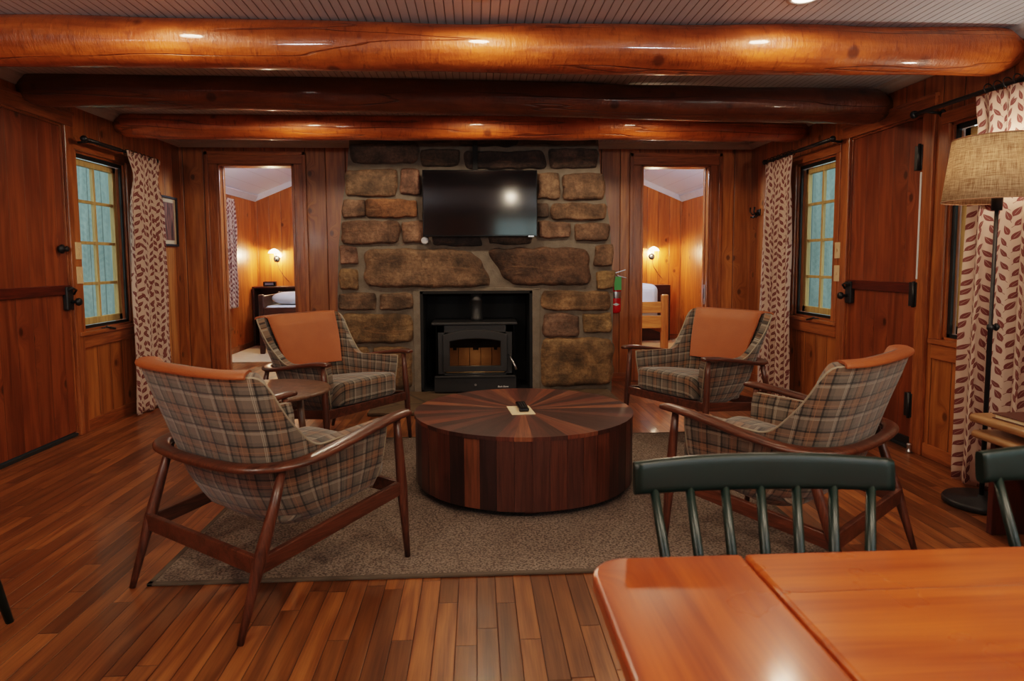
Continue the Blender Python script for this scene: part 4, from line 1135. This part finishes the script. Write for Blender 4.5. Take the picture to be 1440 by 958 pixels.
b = BM(); box(b, -.88, .88, .40, .425, .60, .69); box(b, -.88, .88, -.395, -.37, .60, .69); box(b, -.88, -.855, -.37, .40, .60, .69); box(b, .855, .88, -.37, .40, .60, .69)
obj('apron', b, M['trim_x'], dn, .003)
for x in (-.84, .84):
    for y in (-.355, .385):
        b = BM(); lathe(b, [(.024, 0), (.030, .06), (.034, .3), (.028, .5), (.040, .54), (.040, .69)], (x, y, 0), 18); obj('leg', b, M['trim_z'], dn)

# ------------------------------------------------------------------ green spindle dining chairs
def make_green():
    r = thing('dining_chair', 'dark green spindle-back dining chair', 'dining chair')
    # local: seat forward = -y (toward table); back at y=+.02
    def arcp(k): return (k*.24, .018*(1-k*k)+.008)    # k -1..1
    b = BM(); N = 28
    def cr(u, v):
        k = -1+2*u; x, y = arcp(k); x *= 1.02
        top = .834-.009*k*k; bot = .767-.001*k*k
        a = v*2*PI; h = (top-bot)/2; zc_ = (top+bot)/2
        ca, sa = math.cos(a), math.sin(a); e = .45
        yy = .011*math.copysign(abs(ca)**e, ca); zz = h*math.copysign(abs(sa)**e, sa)
        return (x, y+yy+.10*(zc_+zz-.76), zc_+zz)
    V = grid(b, lambda u, v: cr(u, v), N, 24, smooth=True)
    b.faces.new([V[0][j] for j in range(24)]); b.faces.new([V[N][j] for j in range(24)][::-1])
    bmesh.ops.remove_doubles(b, verts=b.verts, dist=1e-5)
    obj('crest_rail', b, M['darkgreen'], r)
    for i in range(7):
        k = -.86+1.72*i/6; x, y = arcp(k); xs = x*.80
        b = BM(); sweep(b, [(xs, y-.09, .440), (xs+(x-xs)*.5, y-.045, .61), (x, y+.0, .775)], [.009, .0105, .0085], 12); obj('spindle', b, M['darkgreen'], r)
    # shaped seat
    b = BM(); P = [(-.19, -.02), (-.22, -.12), (-.225, -.30), (-.20, -.40), (-.12, -.425), (0, -.43), (.12, -.425), (.20, -.40), (.225, -.30), (.22, -.12), (.19, -.02), (.1, .0), (-.1, .0)]
    A = [b.verts.new((x, y, .415)) for x, y in P]; B = [b.verts.new((x, y, .448)) for x, y in P]; b.faces.new(A); b.faces.new(B[::-1])
    for i in range(len(P)): j = (i+1) % len(P); b.faces.new((A[j], A[i], B[i], B[j]))
    obj('seat', b, M['darkgreen'], r, .01, seg=3)
    for sx in (-1, 1):
        for y0, y1 in ((-.09, -.02), (-.34, -.42)):
            b = BM(); sweep(b, [(sx*.15, y0, .42), (sx*.175, (y0+y1)/2, .22), (sx*.20, y1, 0)], [.013, .018, .012], 12); obj('leg', b, M['darkgreen'], r)
        b = BM(); sweep(b, [(sx*.172, -.075, .22), (sx*.176, -.365, .21)], [.009, .009], 10); obj('stretcher', b, M['darkgreen'], r)
    b = BM(); sweep(b, [(-.173, -.22, .215), (.173, -.22, .215)], [.009, .009], 10); obj('stretcher', b, M['darkgreen'], r)
    return r
g = make_green(); g.location = (.535, 1.175, 0); g.rotation_euler = (0, 0, math.radians(-1.5))
g['label'] = 'dark green spindle-back dining chair at the middle of the table edge, full back visible'; g['group'] = 'dark green dining chairs'
for lc, rz, lb in (((1.222, 1.20, 0), 0., 'dark green spindle-back dining chair cut off by the right edge of the photo'), ((-1.995, 2.02, 0), math.radians(90), 'dark green chair at the far left edge, only its leg in view')):
    k = copy_tree(g); k.location = lc; k.rotation_euler = (0, 0, rz); k['label'] = lb

# ------------------------------------------------------------------ bedrooms beyond the doorways
BZ = 2.16
def bedroom(side, x0, x1, y1):
    """ceiling slopes up from the outer wall (height BZ) toward the middle of the house"""
    b = BM(); box(b, x0-T, x1+T, YB+T, y1+T, -.1, 0); struct('floor_bedroom_'+side, b, M['floor'])
    SL = .42; xo, xi = (x0, x1) if side == 'left' else (x1, x0); H1 = BZ+SL*abs(xi-xo)
    b = BM(); A = []
    for y in (YB+T, y1+T): A.append([b.verts.new((x, y, z)) for x, z in ((xo, BZ), (xi, H1), (xi, H1+.1), (xo, BZ+.1))])
    b.faces.new(A[0]); b.faces.new(A[1][::-1])
    for i in range(4): j = (i+1) % 4; b.faces.new((A[0][j], A[0][i], A[1][i], A[1][j]))
    struct('ceiling_bedroom_'+side, b, M['bedceil'])
    for nm, ya in (('back', y1), ('front', YB+T)):
        b = BM()
        poly = [(xo, 0), (xi, 0), (xi, H1+.05), (xo, BZ+.05)] if nm == 'back' else [(xo, ZC+.1), (xi, ZC+.1), (xi, H1+.05), (xo+(1 if side == 'left' else -1)*(ZC+.1-BZ-.05)/SL, ZC+.1)]
        prism(b, poly, ya, ya+(T if nm == 'back' else -.05)); struct('wall_bedroom_%s_%s' % (side, nm), b, M['bed_x'])
    b = BM(); prof = [(0, -.085), (.012, -.085), (.02, -.07), (.05, -.03), (.065, -.012), (.065, 0), (0, 0)]
    n = 1 if side == 'left' else -1
    for (p, q, nn) in (((xo, y1, BZ), (xi, y1, H1), (0, -1)), ((xo, YB+T, BZ), (xo, y1, BZ), (n, 0))):
        A = [b.verts.new((p[0]+nn[0]*a_, p[1]+nn[1]*a_, p[2]+z+.015)) for a_, z in prof]; B = [b.verts.new((q[0]+nn[0]*a_, q[1]+nn[1]*a_, q[2]+z+.015)) for a_, z in prof]
        b.faces.new(A); b.faces.new(B[::-1])
        for i in range(len(prof)): j = (i+1) % len(prof); b.faces.new((A[j], A[i], B[i], B[j]))
    struct('trim_bedroom_'+side, b, M['white'])
    b = BM(); box(b, x0, x1, y1-.015, y1, 0, .08); box(b, x0, x0+.015, YB+T, y1, 0, .08); box(b, x1-.015, x1, YB+T, y1, 0, .08); struct('baseboard_bedroom_'+side, b, M['trim_x'])
bedroom('left', -3.22, -.75, 9.95); bedroom('right', .75, 3.12, 9.95)
side_wall('wall_bedroom_left_outer', -3.22-T, -3.22, [(7.7, 8.75, .35, 1.98)], M['bed_y'], YB+T, 9.95, BZ)
b = BM(); box(b, -.75, -.63, YB+T, 9.95+T, 0, 3.3); struct('wall_bedroom_left_inner', b, M['bed_y'])
b = BM(); box(b, .63, .75, YB+T, 9.95+T, 0, 3.3); struct('wall_bedroom_right_inner', b, M['bed_y'])
side_wall('wall_bedroom_right_outer', 3.12, 3.12+T, [(7.0, 8.1, .6, 1.95)], M['bed_y'], YB+T, 9.95, BZ)
window('window_6', -3.22, (7.7, 8.75, .35, 1.98), 1, False); window('window_7', 3.12, (7.0, 8.1, .6, 1.95), -1, False)
curtain('leaf-print curtain in the left bedroom seen through the doorway', -3.22+.10, 8.50, 8.84, 2.02, .62, 4, .03, seed=21, s=1)
curtain('sliver of leaf-print curtain in the right bedroom beside the jamb', 3.12-.10, 8.05, 8.55, 1.98, .62, 4, .03, seed=22, s=-1)
# rugs
b = BM(); box(b, -3.18, -1.2, 8.05, 9.9, .001, .014); tag(obj('bedroom_rug', b, M['carpet'], None, .003), 'pale beige woven rug on the left bedroom floor', 'rug')
b = BM(); box(b, 1.3, 3.05, 7.9, 9.9, .001, .014); tag(obj('bedroom_rug', b, M['carpet'], None, .003), 'pale beige woven rug on the right bedroom floor', 'rug')
# left bed with bookcase headboard
lb = thing('bed', 'dark wooden bed with white pillow in the left bedroom', 'bed', (-2.40, 9.93, 0))
b = BM(); box(b, -.80, 1.2, -.30, -.02, .014, .035); box(b, -.80, -.77, -.30, -.02, .014, .86); box(b, 1.17, 1.2, -.30, -.02, .014, .86); box(b, -.80, 1.2, -.30, -.02, .835, .86); box(b, -.80, 1.2, -.035, -.02, .014, .84)
obj('bookcase_headboard', b, M['darkbed'], lb, .004)
b = BM(); box(b, -.42, -.36, -1.22, -1.16, .014, .79); box(b, -.42, -.36, -.38, -.32, .014, .79); box(b, -.405, -.375, -1.16, -.38, .20, .77); obj('end_board', b, M['darkbed'], lb, .01)
b = BM(); box(b, -.36, 1.2, -1.21, -1.17, .20, .62); obj('side_rails', b, M['darkbed'], lb, .01)
def pillow(b, cx, cy, cz, hx, hy, hz, seed=0):
    bmesh.ops.create_uvsphere(b, u_segments=28, v_segments=16, radius=1.)
    for v in b.verts:
        x, y, z = v.co; f = lambda q, e: math.copysign(abs(q)**e, q)
        v.co = Vector((cx+f(x, .6)*hx, cy+f(y, .6)*hy, cz+z*hz+.012*mnoise.noise(Vector((x*2, y*2, seed)))))
b = BM(); box(b, -.355, 1.2, -1.16, -.36, .46, .64); obj('mattress', b, M['sheet'], lb, .04, seg=4)
b = BM(); pillow(b, .03, -.86, .73, .36, .26, .085); o = obj('pillow', b, M['sheet'], smooth=True, loc=(-2.40, 9.93, 0)); tag(o, 'plump white pillow on the bed in the left bedroom', 'pillow')
o = thing('clock_radio', 'small black clock on the headboard in the left bedroom', 'clock', (-2.98, 9.75, .8605))
b = BM(); box(b, -.09, .09, -.04, .04, 0, .07); obj('case', b, M['blackgloss'], o, .01); b = BM(); box(b, -.06, .06, -.043, -.04, .018, .052); obj('display', b, M['greybox'], o)
# right bed seen from its foot
rb_ = thing('bed', 'pine slatted bed with white mattress in the right bedroom', 'bed', (1.78, 8.0, .014))
for x in (-.52, .53):
    b = BM(); box(b, x-.045, x+.045, -.035, .035, 0, .775); obj('post', b, M['bedpost'], rb_, .02, seg=3)
b = BM(); box(b, -.48, .49, -.014, .014, .55, .685); obj('footboard_slat', b, M['bedwood'], rb_, .006)
b = BM(); box(b, -.48, .49, -.014, .014, .36, .515); obj('footboard_slat', b, M['bedwood'], rb_, .006)
for x in (-.50, .51):
    b = BM(); box(b, x-.02, x+.02, .03, 1.7, .30, .42); obj('side_rail', b, M['bedpost'], rb_, .004)
b = BM(); box(b, -.60, 1.10, 1.68, 1.90, 0, .83); obj('bookcase_headboard', b, M['darkbed'], rb_, .004)
b = BM(); box(b, -.50, .47, .03, 1.66, .42, .90); obj('mattress', b, M['sheet'], rb_, .09, seg=5)
# sconces
def sconce(x, y, z, label, s):
    r = thing('wall_lamp', label, 'wall lamp', (x, y, z))
    b = BM(); lathe(b, [(.045, 0), (.045, -.012), (.012, -.02)], (0, 0, -.10), 20, axis='y'); obj('backplate', b, M['black'], r)
    b = BM(); sweep(b, [(0, -.015, -.10), (0, -.08, -.10), (0, -.10, -.02), (0, -.12, .045)], .006, 8); obj('arm', b, M['black'], r)
    b = BM(); lathe(b, [(.085, -.02), (.07, .01), (.035, .035), (.012, .045)], (0, -.12, 0), 28, cap=False); obj('lamp_shade', b, M['sconceglow'], r)
    b = BM(); sweep(b, [(.0, -.01, -.12), (.03, -.008, -.25), (.10, -.008, -.36), (.17, -.008, -.44)], .003, 6); obj('cord', b, M['black'], r)
    ld = bpy.data.lights.new('sconce', 'POINT'); ld.energy = 36.; ld.color = (1, .74, .46); ld.shadow_soft_size = .03
    lo = bpy.data.objects.new('sconce_source', ld); col.objects.link(lo); lo.parent = r; lo.location = (0, -.12, -.05)
sconce(-2.93, 9.95, 1.36, 'small glowing wall lamp above the bed in the left bedroom', 1)
sconce(2.66, 9.95, 1.37, 'small glowing wall lamp above the bed in the right bedroom', 1)
# cool fill lights in added, unseen fixtures to brighten the bedrooms
for x, w in ((-2.0, 'left'), (1.95, 'right')):
    r = thing('fill_fixture', 'added unseen round fill light in the %s bedroom' % w, 'ceiling light', (x*.55, 7.1, 3.0))
    b = BM(); lathe(b, [(.13, 0), (.14, -.02), (.12, -.06), (.06, -.085), (.001, -.09)], (0, 0, 0), 28, cap=False); obj('diffuser', b, M['white'], r)
    ld = bpy.data.lights.new('bedroom', 'POINT'); ld.energy = 165.; ld.color = (.58, .77, 1.); ld.shadow_soft_size = .15
    lo = bpy.data.objects.new('bedroom_fill', ld); col.objects.link(lo); lo.parent = r; lo.location = (0, 0, -.7)

# ------------------------------------------------------------------ outside
b = BM(); box(b, -14, XL-T-.0, -6, 16, -.32, -.3); box(b, XR+T, 14, -6, 16, -.32, -.3); box(b, XL-T, XR+T, -12, YR-T, -.32, -.3); o = obj('ground', b, plain('ground', lin(96, 104, 70), .95, .02)); o['kind'] = 'structure'
b = BM(); box(b, -4.7, XL-T-.01, 6.35, 6.40, -.3, 2.7); o = struct('wall_porch_left', b, M['siding'])
b = BM(); box(b, XR+T+.01, 4.45, 6.35, 6.40, -.3, 2.7); o = struct('wall_porch_right', b, M['siding'])
b = BM(); box(b, -4.6, XL-T, 3.2, 6.35, -.12, -.02); struct('floor_porch_left', b, M['porch'])
b = BM(); box(b, XR+T, 4.4, 3.2, 6.35, -.12, -.02); struct('floor_porch_right', b, M['porch'])
def shrub(x, y, h, rad, label, seed):
    r = thing('tree', label, 'tree', (x, y, -.3), 0, 'trees outside the right windows'); rnd = random.Random(seed)
    b = BM(); sweep(b, [(0, 0, 0), (.04, .02, h*.5), (.0, .05, h*.8)], [.09, .06, .03], 10); obj('trunk', b, M['bark'], r)
    b = BM()
    for i in range(900):
        a = rnd.uniform(0, 2*PI); e = rnd.uniform(-1, 1); q = rad*rnd.uniform(.5, 1.)
        p = Vector((q*math.cos(a)*math.sqrt(1-e*e), q*math.sin(a)*math.sqrt(1-e*e), h*.62+h*.42*e*rnd.uniform(.7, 1)))
        d = Vector((rnd.uniform(-1, 1), rnd.uniform(-1, 1), rnd.uniform(-.6, .6))).normalized(); u = d.cross(Vector((0, 0, 1))).normalized(); L = rnd.uniform(.10, .18)
        b.faces.new([b.verts.new(p), b.verts.new(p+d*L*.5+u*L*.28), b.verts.new(p+d*L), b.verts.new(p+d*L*.5-u*L*.28)])
    obj('foliage', b, M['leaf'], r)
for i, (x, y, h, ra) in enumerate(((5.6, 6.6, 3.4, 1.1), (7.4, 9.6, 4.2, 1.3), (5.6, 4.4, 2.2, .7), (9.0, 6.3, 4.6, 1.5))): shrub(x, y, h, ra, ['leafy green tree standing nearest outside the window behind the lamp', 'tallest rear green tree outside the window behind the lamp', 'low green bush outside the window behind the lamp', 'broad green tree farthest to the right outside the window'][i], i)

# ------------------------------------------------------------------ world, camera, colour
w = bpy.data.worlds.new('daylight'); C.world = w; w.use_nodes = True; nt = w.node_tree; bg = nt.nodes['Background']
tc = nt.nodes.new('ShaderNodeTexCoord'); sp = nt.nodes.new('ShaderNodeSeparateXYZ'); rp = nt.nodes.new('ShaderNodeValToRGB')
nt.links.new(tc.outputs['Generated'], sp.inputs[0]); nt.links.new(sp.outputs[2], rp.inputs[0]); nt.links.new(rp.outputs[0], bg.inputs[0])
rp.color_ramp.elements[0].color = (.74, .84, .84, 1); rp.color_ramp.elements[1].color = (.72, .84, .95, 1)
bg.inputs[1].default_value = 2.6

F = 930.; yaw = math.atan(50/F); p = math.atan(75/F); roll = -.005
fw = Vector((math.sin(yaw)*math.cos(p), math.cos(yaw)*math.cos(p), -math.sin(p))); rt = Vector((math.cos(yaw), -math.sin(yaw), 0)); up = rt.cross(fw)
r2 = rt*math.cos(roll)+up*math.sin(roll); u2 = -rt*math.sin(roll)+up*math.cos(roll)
cd = bpy.data.cameras.new('camera'); cam = bpy.data.objects.new('camera', cd); col.objects.link(cam)
mt = Matrix((r2, u2, -fw)).transposed().to_4x4(); mt.translation = (0, 0, 1.2); cam.matrix_world = mt
cd.sensor_width = 36; cd.sensor_fit = 'HORIZONTAL'; cd.lens = F/1440*36; cd.shift_y = (443-479)/1440
cd.clip_start = .05; cd.dof.use_dof = True; cd.dof.focus_distance = 4.3; cd.dof.aperture_fstop = 5.6
C.camera = cam
C.view_settings.view_transform = 'Filmic'; C.view_settings.look = 'Medium High Contrast'; C.view_settings.exposure = -.35
